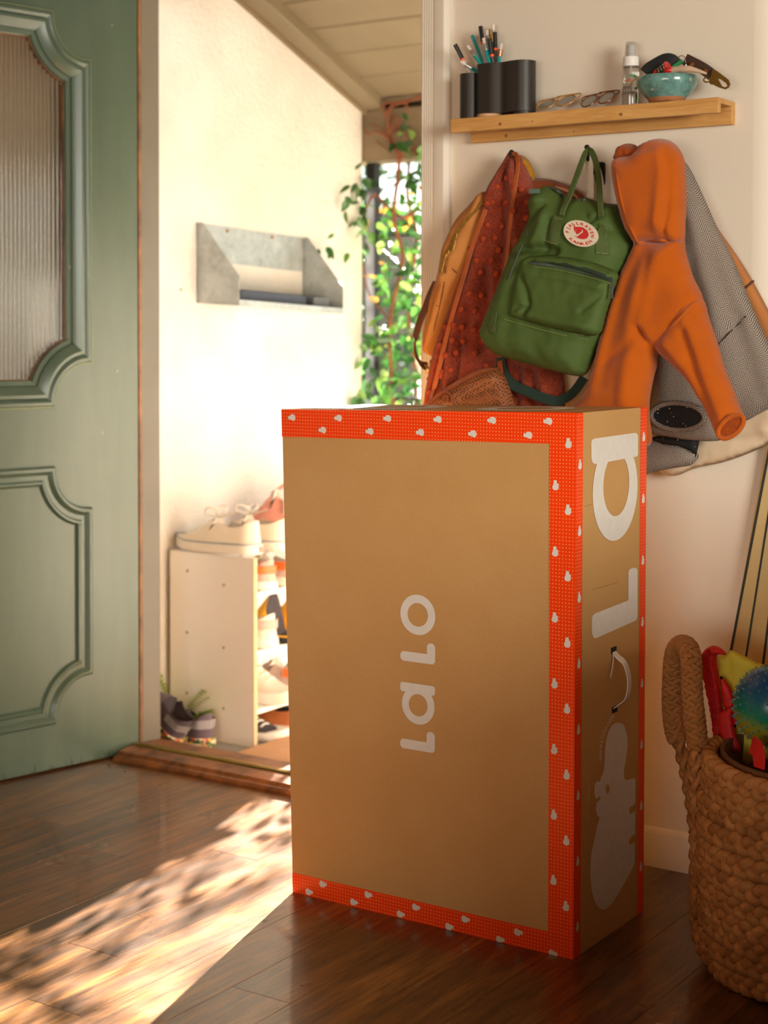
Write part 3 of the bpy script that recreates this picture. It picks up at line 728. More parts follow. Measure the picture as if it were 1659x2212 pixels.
def shoe(label, L, W, Hh, upm, solem, linm=None, lacem=None, accm=None, collar=None, group=None, solet=.022, kind='sneaker', toe=.45, bow=False, stripe=None, name='shoe'):
    'built heel at x=0, toe at x=L, resting on z=0'
    root = thing(name, label, 'shoe', (0, 0, 0), group); linm = linm or M['lining']
    hw = lambda s: W * (.36 + .14 * smoothstep(np.array(s / .6)) ) * math.sqrt(max(0, 1 - max(0, (s - .62) / .385) ** 2.2)) * min(1, math.sqrt(max(0, s / .09)) if s < .09 else 1)
    ctr = lambda s: .05 * W * math.sin(PI * s)
    S = [0, .012, .03, .06, .1, .18, .26, .34, .42, .5, .58, .66, .74, .82, .88, .93, .965, .985, 1.0]
    so_ = MB(); k = 20; vs = []
    pts = [(s, 1) for s in S] + [(s, -1) for s in S[::-1][1:-1]]
    n = len(pts); rings = []
    for dz_, inset in ((.0, .94), (.003, 1.05), (solet * .6, 1.06), (solet, 1.02), (solet, .8)):
        rings.append([Vector(((s - .5) * L * (1 + (inset - 1) * .35) + .5 * L, ctr(s) + sg * hw(s) * inset, dz_ + (.012 * max(0, (s - .75) / .25) ** 2 if kind != 'flat' else 0))) for s, sg in pts])
    so_.add([p for r_ in rings for p in r_], [(i * n + j_, i * n + (j_ + 1) % n, (i + 1) * n + (j_ + 1) % n, (i + 1) * n + j_) for i in range(len(rings) - 1) for j_ in range(n)] + [list(range(n))[::-1], [(len(rings) - 1) * n + j_ for j_ in range(n)]])
    so_.build('sole', solem, root, smooth=60)
    cz = collar or Hh; K = 13; vs = []; inner = []
    def top(s): return Hh * (toe + (1 - toe) * (1 - smoothstep(np.array((s - .40) / .5)))) * (1 if s < .8 else math.sqrt(max(.02, 1 - ((s - .8) / .215) ** 2)))
    for s in S:
        bl = float(smoothstep(np.array((.47 - s) / .06))); h_ = float(top(s)); w_ = float(hw(s)) * .97
        hc = (cz * (1 - .22 * math.sin(PI * min(1, s / .5)) if kind != 'boot' else cz)) if s < .53 else h_
        for j_ in range(K):
            u = -1 + 2 * j_ / (K - 1); a = abs(u)
            arch = (u_ := math.sin(u * PI / 2) * w_, solet * .7 + (h_ - solet * .7) * math.cos(u * PI / 2) ** .75)
            if a > .66: t = (1 - a) / .34; cav = (math.copysign(w_ * (1 - .24 * t * (1 if kind != 'boot' else .4)), u), solet * .7 + (hc - solet * .7) * t)
            elif a > .45: t = (a - .45) / .21; cav = (math.copysign(w_ * (.58 + .1 * t), u), solet + (hc * .97 - solet) * t)
            else: cav = (w_ * .58 * u / .45, solet)
            y_ = arch[0] * (1 - bl) + cav[0] * bl; z_ = arch[1] * (1 - bl) + cav[1] * bl
            x_ = s * L
            if kind != 'boot': x_ += .06 * L * (z_ / max(Hh, .01)) * (1 - s) ** 3 * .6
            vs.append((x_, ctr(s) + y_, max(z_, solet * .5) + .012 * max(0, (s - .75) / .25) ** 2))
    ns = len(S); fs = []; mi = []
    for i in range(ns - 1):
        for j_ in range(K - 1):
            fs.append((i * K + j_, i * K + j_ + 1, (i + 1) * K + j_ + 1, (i + 1) * K + j_)); u = abs(-1 + 2 * (j_ + .5) / (K - 1))
            mi.append(1 if (u < .62 and S[i] < .44) else 0)
    # close heel: outer wall ring at s=0 fans
    um = MB(); um.v = vs; um.f = [list(f) for f in fs]; um.mi = mi
    um.f += [[j_ for j_ in range(K)]]; um.mi += [0]
    uo = um.build('upper', [upm, linm], root, smooth=70)
    if lacem:
        for i in range(4):
            s = .50 + .07 * i; h_ = float(top(s)); w_ = float(hw(s)) * .45
            MB().tube(catmull([(s * L, ctr(s) + w_ * u, h_ * (1 - .18 * u * u) + .003) for u in (-1, -.5, 0, .5, 1)], 3), .0028, 6).build('lace', lacem, root)
        if bow:
            h_ = float(top(.5)) + .004
            for sg in (-1, 1):
                MB().tube(catmull([(.5 * L, 0, h_), (.46 * L, sg * .02, h_ + .022), (.54 * L, sg * .035, h_ + .03), (.60 * L, sg * .022, h_ + .012), (.51 * L, sg * .002, h_)], 5), .0028, 6).build('lace_loop', lacem, root)
    if kind == 'sneaker':
        MB().add([(.30 * L + .26 * L * i / 6, W * .2 * sg, float(top(.42)) * (.9 + .28 * (1 - i / 6))) for i in range(7) for sg in (-1, -.5, .5, 1)], [(i * 4 + j_, i * 4 + j_ + 1, (i + 1) * 4 + j_ + 1, (i + 1) * 4 + j_) for i in range(6) for j_ in range(3)]).build('tongue', upm, root)
    if accm:
        bd_ = MB(); q = []
        for i in range(15):
            a = -1 + 2 * i / 14; s = .30 * abs(a) ** 1.3; ww = float(hw(max(s, .004))) * 1.01 + .0008
            q.append((s * L - .0015 * (1 - abs(a)), ctr(s) + math.copysign(ww, a) * min(1, abs(a) * 4), 0))
        bd_.add([(x_, y_, z_) for x_, y_, _ in q for z_ in (cz * .55, cz * .80)], [(2 * i, 2 * i + 2, 2 * i + 3, 2 * i + 1) for i in range(14)]).build('heel_band', accm, root)
    if stripe:
        q = [Vector(((s - .5) * L * 1.01 + .5 * L, ctr(s) + sg * hw(s) * 1.045, solet + .0015 + .012 * max(0, (s - .75) / .25) ** 2)) for s, sg in pts]
        MB().tube(q + [q[0]], .0018, 5).build('foxing_line', stripe, root)
        MB().box(-.005, -.002, -.007, .007, solet * .25, solet * .85).build('heel_patch', M['pale_red'], root)
    return root
M['lining'] = plain('shoe_lining', rgb(200, 190, 178), .9); M['dark_lining'] = plain('dark_shoe_lining', rgb(52, 46, 50), .9)
M['canvas_white'] = plain('white_canvas', rgb(226, 216, 200), .85, var=.04); M['rubber_white'] = plain('white_rubber', rgb(228, 222, 212), .6, var=.03)
M['blue_line'] = plain('grey_blue_line', rgb(120, 136, 150), .6); M['pale_red'] = plain('pale_red_rubber', rgb(206, 126, 112), .6)
M['lace_white'] = plain('white_lace', rgb(232, 226, 216), .8); M['mesh_grey'] = plain('grey_pink_mesh', rgb(182, 160, 150), .9, var=.1, scale=200)
M['neon'] = plain('neon_orange_trim', rgb(246, 104, 46), .5); M['yellow_rub'] = plain('yellow_rubber', rgb(226, 170, 40), .4, var=.04)
M['black_rub'] = plain('black_rubber', rgb(26, 26, 28), .5); M['pink_canvas'] = plain('faded_pink_canvas', rgb(206, 138, 122), .85, var=.06)
M['beige_mesh'] = plain('beige_mesh', rgb(206, 192, 176), .9, var=.06, scale=200); M['leather_tan'] = plain('tan_leather', rgb(166, 96, 52), .5, var=.15)
M['purple_fab'] = plain('muted_purple_fabric', rgb(88, 76, 88), .85, var=.1); M['silver_grey'] = plain('silver_grey_leather', rgb(142, 138, 144), .4, var=.08)
M['felt_grey'] = plain('mottled_grey_felt', rgb(150, 140, 134), .9, var=.3, scale=60)
def floral():
    k = N('floral_print_sole'); co = k.co(); v = k.n('TexVoronoi'); k.l(co, v.inputs['Vector']); v.inputs['Scale'].default_value = 90
    s = k.n('SeparateColor'); k.l(v.outputs['Color'], s.inputs[0])
    col = k.ramp(s.outputs[0], [(.0, rgb(40, 52, 40)), (.3, rgb(84, 104, 60)), (.5, rgb(214, 166, 60)), (.7, rgb(226, 212, 186)), (.9, rgb(192, 92, 78))]); return k.fin(col, .7)
M['floral'] = floral()
def put(o, x, y, z, rz_=PI, rx=0, ry=0): o.location = (x, y, z); o.rotation_euler = (rx, ry, rz_); return o
GW = 'white canvas sneakers on the rack top'
s1 = put(shoe('white canvas sneaker with loose laces lying nearest on the rack top', .298, .098, .098, M['canvas_white'], M['rubber_white'], None, M['lace_white'], group=GW, solet=.028, bow=True, stripe=M['blue_line']), -2.826, 3.607, .502)
s2 = put(dup(s1), -2.808, 3.725, .500); s2['label'] = 'white canvas sneaker standing just behind the nearest one on the rack top'
hp = shoe('faded pink high-top shoe with white heel strip behind the white sneakers', .27, .09, .165, M['pink_canvas'], M['rubber_white'], None, M['lace_white'], M['rubber_white'], group='pink high-tops on the rack top')
put(hp, -2.822, 3.86, .5, PI); h2 = put(dup(hp), -2.80, 3.965, .5); h2['label'] = 'faded pink high-top shoe standing farther back, half hidden by its twin'
put(shoe('mottled grey felt shoe at the back of the rack top', .24, .09, .17, M['felt_grey'], M['rubber_white'], kind='boot'), -2.835, 4.09, .5)
b = put(shoe('tan leather ankle boot at the open end of the rack top', .25, .09, .115, M['leather_tan'], M['leather_tan'], M['dark_lining'], kind='boot'), -2.762, 3.80, .5, PI / 2)
MB().box(RX0, RX1 + .075, 3.80, 4.30, .488, .4995).build('top_board', M['melamine'], rack)
bead = thing('beaded_loop', 'wire loop with round wooden beads lying on the tan boot', 'ornament', (-2.75, 3.84, .615))
M['bead'] = plain('pale_wood_bead', rgb(206, 160, 112), .6); M['wire'] = plain('grey_wire', rgb(150, 156, 156), .4, .8)
for i in range(5): MB().ball((-2.80 + .021 * i, 3.835 + .004 * (i % 2), .627 + .002 * (i % 3)), .0115, 10).build('bead', M['bead'], bead)
MB().tube([(-2.755 + .026 * math.cos(a * .35), 3.845, .660 + .028 * math.sin(a * .35)) for a in range(-4, 14)], .0018, 6).build('loop', M['wire'], bead)
GR = 'grey and orange running shoes on the first shelf'
r1 = put(shoe('grey pink running shoe with neon orange heel band on the top shelf, nearest', .27, .092, .088, M['mesh_grey'], M['rubber_white'], None, M['lace_white'], M['neon'], group=GR, solet=.026), -2.793, 3.632, .401)
r2 = put(dup(r1), -2.778, 3.735, .401); r2['label'] = 'grey pink running shoe with neon orange heel band, second along the top shelf'
put(shoe('white and grey sneaker showing its heel on the middle shelf', .26, .09, .10, M['canvas_white'], M['rubber_white'], None, M['lace_white'], M['mesh_grey'], solet=.03), -2.792, 3.635, .237)
yb = put(shoe('yellow rubber boot with a black eye behind the white sneaker', .21, .088, .15, M['yellow_rub'], M['black_rub'], M['dark_lining'], kind='boot', solet=.018, group='yellow rubber boots on the middle shelf'), -2.77, 3.735, .237)
MB().ball((.012, -.028, .108), .012, 10, sc=(.5, 1, 1)).build('eye', M['black_rub'], yb)
MB().ball((.012, .028, .108), .012, 10, sc=(.5, 1, 1)).build('eye', M['black_rub'], yb)
y2 = put(dup(yb), -2.755, 3.835, .237); y2['label'] = 'yellow rubber boot farther along the middle shelf, mostly hidden'
g1 = put(shoe('beige running shoe with neon orange collar on the lowest shelf, toe outwards', .29, .10, .105, M['beige_mesh'], M['rubber_white'], None, M['lace_white'], M['neon'], solet=.034), -3.045, 3.66, .072, 0.05)
put(shoe('grey running shoe on the lowest shelf beside the beige one', .28, .095, .10, M['mesh_grey'], M['rubber_white'], None, M['lace_white'], M['neon'], solet=.03), -2.775, 3.80, .072)
d1 = put(shoe('dark strappy shoe with a white sole on the floor under the rack', .27, .095, .06, M['dark_lining'], M['rubber_white'], M['leather_tan'], M['lace_white'], solet=.024), -3.04, 3.645, -.0295, .04)
put(shoe('tan leather shoe on the floor under the rack', .26, .09, .075, M['leather_tan'], M['rubber_white'], M['dark_lining'], solet=.02), -2.79, 3.77, -.0295)
p1_ = put(shoe('purple grey slip-on shoe with silver heel on the porch floor by the rack', .205, .09, .098, M['purple_fab'], M['floral'], M['dark_lining'], None, M['silver_grey'], solet=.028, kind='slip'), -2.902, 3.480, -.0295, PI * .93)
p2_ = put(shoe('purple grey slip-on shoe tipped up beside the door jamb', .2, .09, .098, M['purple_fab'], M['floral'], M['dark_lining'], None, M['silver_grey'], solet=.028, kind='slip'), -2.975, 3.425, -.022, PI * .97, .0, -.70)
put(shoe('white flat sandal lying at the threshold', .17, .075, .03, M['canvas_white'], M['rubber_white'], M['canvas_white'], solet=.016, kind='flat', toe=.7), -2.815, 3.385, -.0295, PI * .97)
# fern sprig
M['fern'] = plain('bright_fern_green', rgb(168, 200, 76), .6, var=.2, obj=.3)
fe = thing('fern', 'bright green feathery fern growing between the jamb and the rack', 'plant', (-3.05, 3.50, -.03))
for q in range(15):
    a = rng.uniform(-.5, 2.6); L = rng.uniform(.13, .22); base = Vector((-3.06, 3.515, -.03)); dirv = Vector((math.cos(a) * .6, math.sin(a) * -.18, 1)).normalized()
    pth = [base + dirv * L * t * 1.15 + Vector((math.cos(a) * .05 * t * t, 0, -.05 * t * t)) for t in (0, .25, .5, .75, 1)]
    pth = [Vector((max(p.x, -3.12), min(p.y, 3.542), p.z)) for p in pth]
    mb = MB(); pp = catmull(pth, 4); mb.tube(pp, .0012, 5)
    for i, p in enumerate(pp[3:]):
        for sg in (-1, 1):
            t = Vector((dirv.z, 0, -dirv.x)) * sg; l_ = .024 * (1 - i / len(pp) * .7)
            mb.add([p, p + t * l_ * .5 + Vector((0, -.004, .006)), p + t * l_ + Vector((0, 0, .004)), p + t * l_ * .5 + Vector((0, .003, -.002))], [(0, 1, 2, 3)])
    mb.build('frond', M['fern'], fe)
# coir mat
def coir():
    k = N('coir_mat'); co = k.co(); f = k.noise(co, 300, 3, .7); g = k.noise(co, 10, 3)
    col = k.mix(.5, k.ramp(f, [(.3, rgb(150, 104, 70)), (.7, rgb(206, 160, 118))]), k.ramp(g, [(.3, rgb(184, 136, 98)), (.7, rgb(200, 152, 112))]))
    k.bump(f, .8, .004); return k.fin(col, .95)
M['coir'] = coir()
tag(MB().prism(rrect(-2.775, -2.05, 3.352, 3.86, .012), (0, 0, -.03), (1, 0, 0), (0, 1, 0), (0, 0, .016)).build('doormat', M['coir'], bevel=.003), 'tan coir doormat lying just outside the threshold', 'doormat')

# ------------------------------------------------------------------ trellis, vine and what lies beyond
tr = thing('trellis', 'thin black iron trellis post with curled wires at the end of the stucco wall', 'trellis', (-3.13, 4.62, -.03))
MB().box(-3.147, -3.113, 4.600, 4.634, -.12, 1.703).build('post', M['black'], tr)
for a0, a1, zc_ in ((-3.11, -2.90, 1.60), (-3.11, -2.92, 1.16), (-3.11, -2.88, 0.62)):
    MB().tube(catmull([(a0, 4.617, zc_ - .16), (a0 + .03, 4.62, zc_ - .02), (a0 + .10, 4.62, zc_ + .05), (a1, 4.62, zc_ + .06)], 6), .0035, 6).build('curled_wire', M['black'], tr)
MB().tube(catmull([(-3.11, 4.62, 1.42), (-3.0, 4.625, 1.33), (-2.90, 4.62, 1.22)], 5), .004, 6).build('curled_wire', M['black'], tr)
for zz in (.25, .9, 1.45): MB().box(-3.113, -2.41, 4.612, 4.622, zz, zz + .008).build('cross_bar', M['black'], tr)
MB().box(-2.437, -2.407, 4.600, 4.630, -.12, 1.703).build('post', M['black'], tr)
def leafmat():
    k = N('vine_leaf'); oi = k.n('ObjectInfo'); geo = k.n('NewGeometry'); ri = k.math('FRACT', k.math('ADD', oi.outputs['Random'], geo.outputs['Random Per Island']))
    col = k.ramp(ri, [(0, rgb(26, 62, 26)), (.45, rgb(44, 92, 36)), (.8, rgb(78, 122, 48)), (.95, rgb(124, 150, 70)), (1, rgb(196, 132, 52))])
    k.b.inputs['Subsurface Weight'].default_value = 0
    tr_ = k.n('BsdfTranslucent'); mx = k.n('MixShader'); k.l(col, tr_.inputs[0]); mx.inputs[0].default_value = .16
    k.fin(col, .4, 0, .5); o = k.t.nodes['Material Output']; k.l(k.b.outputs[0], mx.inputs[1]); k.l(tr_.outputs[0], mx.inputs[2]); k.l(mx.outputs[0], o.inputs[0]); return k.m
M['leaf'] = leafmat()
M['vine'] = plain('reddish_vine_stem', rgb(112, 62, 36), .8, var=.3)
def leaf_shape(l=1., wd=.5, fold=.12, curl=.12):
    vs = []; fs = []
    ts = [0, .18, .38, .6, .8, 1.0]; ws = [.0, .8, 1.0, .82, .45, 0.]
    for t, w_ in zip(ts, ws):
        for sg in (-1, 0, 1): vs.append((t * l, sg * w_ * wd * l * .5, fold * l * abs(sg) * w_ - curl * l * t * t))
    for i in range(5):
        for j_ in range(2): fs.append((i * 3 + j_, i * 3 + j_ + 1, (i + 1) * 3 + j_ + 1, (i + 1) * 3 + j_))
    return vs, fs
ivy = thing('climbing_vine', 'green climbing vine with reddish stems on the trellis at the porch end', 'vine', (-2.95, 4.62, -.03))
meshes = []
for q in range(4):
    vs, fs = leaf_shape(1., (.5, .6, .45, .55)[q], (.1, .16, .05, .12)[q], (.1, .2, .05, .15)[q])
    me = bpy.data.meshes.new('leaf'); me.from_pydata(vs, [], fs); me.shade_smooth(); me.materials.append(M['leaf']); meshes.append(me)
rl = random.Random(5); base = Vector(ivy.location)
def add_leaf(p, s, az, tiltv, roll):
    o = bpy.data.objects.new('leaf', meshes[rl.randrange(4)]); COL.objects.link(o); o.parent = ivy
    o.location = Vector(p) - base; o.rotation_euler = (roll, tiltv, az); o.scale = (s, s, s)
VIEWER = Vector((.55, -.82, .15))
def face_leaf(p, s, roll=None):
    'a leaf turned outwards, towards the light of the doorway'
    n = (VIEWER + Vector((rl.gauss(0, .45), rl.gauss(0, .3), rl.gauss(.2, .45)))).normalized()
    o = bpy.data.objects.new('leaf', meshes[rl.randrange(4)]); COL.objects.link(o); o.parent = ivy
    mm = (n.to_track_quat('Z', 'Y').to_matrix() @ Matrix.Rotation(rl.uniform(0, 6.28) if roll is None else roll, 3, 'Z')).to_4x4() @ Matrix.Diagonal((s, s, s, 1)); mm.translation = Vector(p) - base; o.matrix_local = mm
def rleaf(p, s=None):
    if rl.random() < .6: return face_leaf(p, s or rl.uniform(.038, .06))
    add_leaf(p, s or rl.uniform(.038, .062), rl.uniform(0, 2 * PI), rl.uniform(-.2, 1.2), rl.uniform(-.9, .9))
cl = [((760, 400), 14, 22), ((750, 440), 10, 20), ((775, 480), 8, 24), ((830, 470), 16, 40), ((880, 300), 10, 30), ((890, 430), 16, 34), ((800, 520), 10, 28), ((880, 540), 16, 34), ((850, 610), 16, 40), ((820, 650), 10, 30), ((890, 640), 16, 30), ((830, 720), 18, 34), ((890, 740), 18, 30), ((790, 775), 12, 22), ((850, 800), 18, 40), ((820, 850), 16, 46), ((890, 840), 16, 30), ((780, 865), 6, 16), ((820, 930), 14, 50)]
for (px, py), n_, sp_ in cl:
    for _ in range(n_):
        q = P(px + rl.gauss(0, sp_ * .6), py + rl.gauss(0, sp_ * .8), 'y', rl.uniform(4.45, 4.72) if py > 370 else rl.uniform(4.47, 4.545))
        if q.x < -3.10 and q.y < 4.575: q.x = max(q.x, -3.11)
        rleaf(q)
for px, py, s in ((705, 533, .05), (715, 545, .04), (722, 505, .03), (752, 545, .045), (690, 537, .05), (757, 400, .05), (770, 395, .045), (745, 455, .05), (745, 425, .04), (752, 430, .05), (772, 470, .05)): face_leaf(P(px, py, 'x', SX + .05), s, rl.uniform(-2.6, -.6))
def stem(pts, r, yv=4.58): MB().tube(catmull([P(px, py, 'y', yv) if not isinstance(py, tuple) else P(px, py[0], 'y', py[1]) for px, py in pts], 5), r, 7).build('stem', M['vine'], ivy)
stem([(840, 1150), (850, 900), (842, 700), (870, 560), (850, 470), (862, 350), (842, 300), (836, 240)], .006, 4.54)
stem([(836, 250), (850, 225), (890, 215), (912, 205)], .005, 4.54)
stem([(836, 250), (828, 232), (835, 222), (880, 222)], .004, 4.53)
stem([(862, 350), (880, 320), (905, 330), (930, 300)], .004, 4.54)
stem([(842, 300), (815, 285), (795, 290), (790, 282)], .0035, 4.53)
stem([(800, 430), (812, 420), (830, 440), (870, 470), (905, 450)], .005, 4.55)
stem([(800, 430), (782, 470), (770, 500)], .004, 4.56); stem([(770, 500), (785, 580), (800, 640), (850, 700)], .003, 4.56)
stem([(890, 1150), (900, 850), (880, 650), (900, 520), (880, 420), (890, 300)], .0055, 4.66)
for q_ in ([(846, 330), (838, 290), (858, 262), (842, 235), (868, 222), (905, 212)], [(868, 345), (850, 300), (862, 270), (880, 240), (874, 222)], [(828, 300), (846, 282), (852, 255)], [(812, 305), (830, 318), (846, 330)], [(900, 330), (884, 300), (868, 282), (846, 268)], [(800, 268), (822, 276), (840, 300)]): stem(q_, .0026, 4.535)
stem([(705, (533, 4.45)), (722, (505, 4.47)), (752, (498, 4.52)), (775, (505, 4.56))], .002)
# denser foliage on the hidden stretch of trellis: many small leaves, one part
mb = MB(); vs0, fs0 = leaf_shape()
def scatter(n_, xr, yr, zr, smin, smax, dens=None):
    for _ in range(n_):
        p = Vector((rl.uniform(*xr), rl.uniform(*yr), rl.uniform(*zr)))
        if dens and rl.random() > dens(p): continue
        s = rl.uniform(smin, smax); R_ = Matrix.Rotation(rl.uniform(0, 6.28), 3, 'Z') @ Matrix.Rotation(rl.uniform(-.3, 1.2), 3, 'Y') @ Matrix.Rotation(rl.uniform(-1, 1), 3, 'X')
        mb.add([p + (R_ @ Vector(v)) * s for v in vs0], fs0)
scatter(620, (-3.06, -2.79), (4.5, 4.75), (-.1, 1.72), .035, .06, lambda p: .25 if p.x < -2.96 else .8)
scatter(60, (-2.80, -2.70), (4.55, 4.7), (-.1, 1.1), .035, .06)
scatter(500, (-2.30, -1.5), (4.5, 4.8), (-.1, 1.7), .04, .06)
fo = mb.build('foliage', M['leaf'], ivy, smooth=0, recalc=False); fo['kind'] = 'stuff'
# hedge and pale garden wall far behind
mb = MB(); scatter(3000, (-6.4, -3.2), (7.2, 8.4), (-.1, 2.3), .07, .12, lambda p: .9 if p.z < 1.2 else .55)
M['hedge_leaf'] = plain('dark_hedge_leaf', rgb(46, 78, 38), .6, var=.35, scale=9)
hd = mb.build('hedge', M['hedge_leaf'], None, smooth=0, recalc=False); tag(hd, 'loose green hedge in sunlight beyond the porch', 'hedge', kind='stuff')
M['far_wall'] = plain('pale_grey_wall', rgb(120, 114, 106), .9, var=.1, scale=4)
struct(MB().box(-8.5, -6.02, 9.2, 9.4, -.2, 1.95).build('wall_garden', M['far_wall']), 'pale grey garden wall far behind the vine')

# ------------------------------------------------------------------ wooden wall ledge
def pine():
    k = N('honey_pine'); co = k.co(scale=(1.2, 14, 14)); f = k.noise(co, 5, 5, .6, .8); g = k.noise(co, 16, 3, .6, .3)
    col = k.ramp(f, [(.3, rgb(196, 142, 78)), (.55, rgb(214, 164, 98)), (.8, rgb(224, 178, 112))])
    col = k.mix(.25, col, k.ramp(g, [(.4, (.7, .6, .45, 1)), (.6, (1, 1, 1, 1))]), 'MULTIPLY')
    v = k.n('TexVoronoi'); k.l(k.co(scale=(4.2, 1, 9)), v.inputs['Vector']); v.inputs['Scale'].default_value = 1.6
    col = k.mix(k.ramp(v.outputs['Distance'], [(.035, (1, 1, 1, 1)), (.06, (0, 0, 0, 1))]), col, rgb(150, 84, 38))
    return k.fin(col, .5, 0, .4)
M['pine'] = pine()
SZ = 1.598; SX0, SX1 = -1.8825, -1.2585
shf = thing('wall_shelf', 'narrow honey pine shelf on the cream wall holding pens and a bowl', 'shelf', (-1.57, WY, SZ))
MB().box(SX0, SX1, 3.08, 3.094, SZ - .0305, SZ).build('front_lip', M['pine'], shf, bevel=.0012)
MB().box(SX0, SX1 + .001, 3.094, 3.152, SZ - .011, SZ - .0002).build('shelf_board', M['pine'], shf, bevel=.0008)
MB().box(-1.873, -1.2585, 3.152, WY, SZ - .046, SZ - .0002).build('back_rail', M['pine'], shf, bevel=.0012)

M['knot'] = plain('dark_wood_knot', rgb(150, 92, 48), .6, var=.2, scale=300)
for px, py, rr in ((1080, 268, .0042), (1341, 247, .0042), (1150, 262, .002)): q = P(px, py, 'y', 3.0799); MB().add([q + Vector((rr * math.cos(i * .45), 0, rr * .85 * math.sin(i * .45))) for i in range(14)], [list(range(14))]).build('knot', M['knot'], shf, smooth=0)
for px, py, rr in ((1093, 293, .004), (1240, 284, .002)): q = P(px, py, 'y', 3.1519); MB().add([q + Vector((rr * math.cos(i * .45), 0, rr * .85 * math.sin(i * .45))) for i in range(14)], [list(range(14))]).build('knot', M['knot'], shf, smooth=0)

# ------------------------------------------------------------------ things on the shelf
M['matte_black'] = plain('matte_black_printed_plastic', rgb(46, 42, 39), .42, var=.08, scale=40, bump=.12, bscale=400)
M['cork'] = plain('pale_wood_disc', rgb(206, 160, 118), .6)
def tubecup(cx, cy, r, z0, h, n=28, wall=.0035):
    return MB().lathe([(0, z0), (r, z0), (r, z0 + h), (r - wall, z0 + h), (r - wall, z0 + .006), (0, z0 + .006)], n, (cx, cy, 0))
c1 = thing('pencil_cup', 'plain round black pencil cup at the left end of the shelf', 'pencil cup', (-1.853, 3.122, SZ))
tubecup(-1.8555, 3.122, .0245, SZ, .101).build('cup', M['matte_black'], c1, smooth=40)
c2 = thing('pencil_cup', 'wavy black double pencil cup on a pale wooden disc holding teal pencils', 'pencil cup', (-1.77, 3.116, SZ))
# outline of the wavy double cup: two lobes joined by a waist
def wavy(ins=0.):
    a = []; r1, r2 = .0285 - ins, .0285 - ins; x1, x2, yc = -1.8035, -1.7215, 3.116; wst = .019 - ins
    for i in range(13): t = PI / 2 + .5 + (PI - 1.0) * i / 12; a.append((x1 + r1 * math.cos(t), yc + r1 * math.sin(t)))
    low = catmull([(a[-1][0], a[-1][1]), (x1 + .012, yc - r1 * .97), (x1 + .026, yc - wst - .006), ((x1 + x2) / 2, yc - wst), (x2 - .026, yc - wst - .005), (x2 - .012, yc - r2 * .96), (x2 + .004, yc - r2)], 5)
    low = [Vector((p[0], p[1])) for p in low]
    a += [(p.x, p.y) for p in low[1:]]
    for i in range(1, 14): t = -PI / 2 + .14 + (PI - .14) * i / 13; a.append((x2 + r2 * math.cos(t), yc + r2 * math.sin(t)))
    a += [((x1 + x2) / 2, yc + wst + .004)]
    return a
ow, iw = wavy(), wavy(.0035); n = len(ow); cm = MB(); z0, z1 = SZ + .0075, SZ + .1165
cm.add([(x_, y_, z) for x_, y_ in ow for z in (z0, z1)] + [(x_, y_, z) for x_, y_ in iw for z in (z1, z0 + .006)],
       [(2 * i, 2 * ((i + 1) % n), 2 * ((i + 1) % n) + 1, 2 * i + 1) for i in range(n)] + [(2 * i + 1, 2 * ((i + 1) % n) + 1, 2 * n + 2 * ((i + 1) % n), 2 * n + 2 * i) for i in range(n)] +
       [(2 * n + 2 * i, 2 * n + 2 * ((i + 1) % n), 2 * n + 2 * ((i + 1) % n) + 1, 2 * n + 2 * i + 1) for i in range(n)] + [[2 * i for i in range(n)], [2 * n + 2 * i + 1 for i in range(n)]])
cm.build('cup', M['matte_black'], c2, smooth=40)
MB().lathe([(0, SZ), (.0275, SZ), (.0275, SZ + .0075), (0, SZ + .0075)], 28, (-1.8035, 3.114, 0)).build('wooden_disc', M['cork'], c2, smooth=40)
MB().lathe([(0, SZ), (.024, SZ), (.024, SZ + .0075), (0, SZ + .0075)], 28, (-1.7215, 3.120, 0)).build('foot', M['matte_black'], c2, smooth=40)
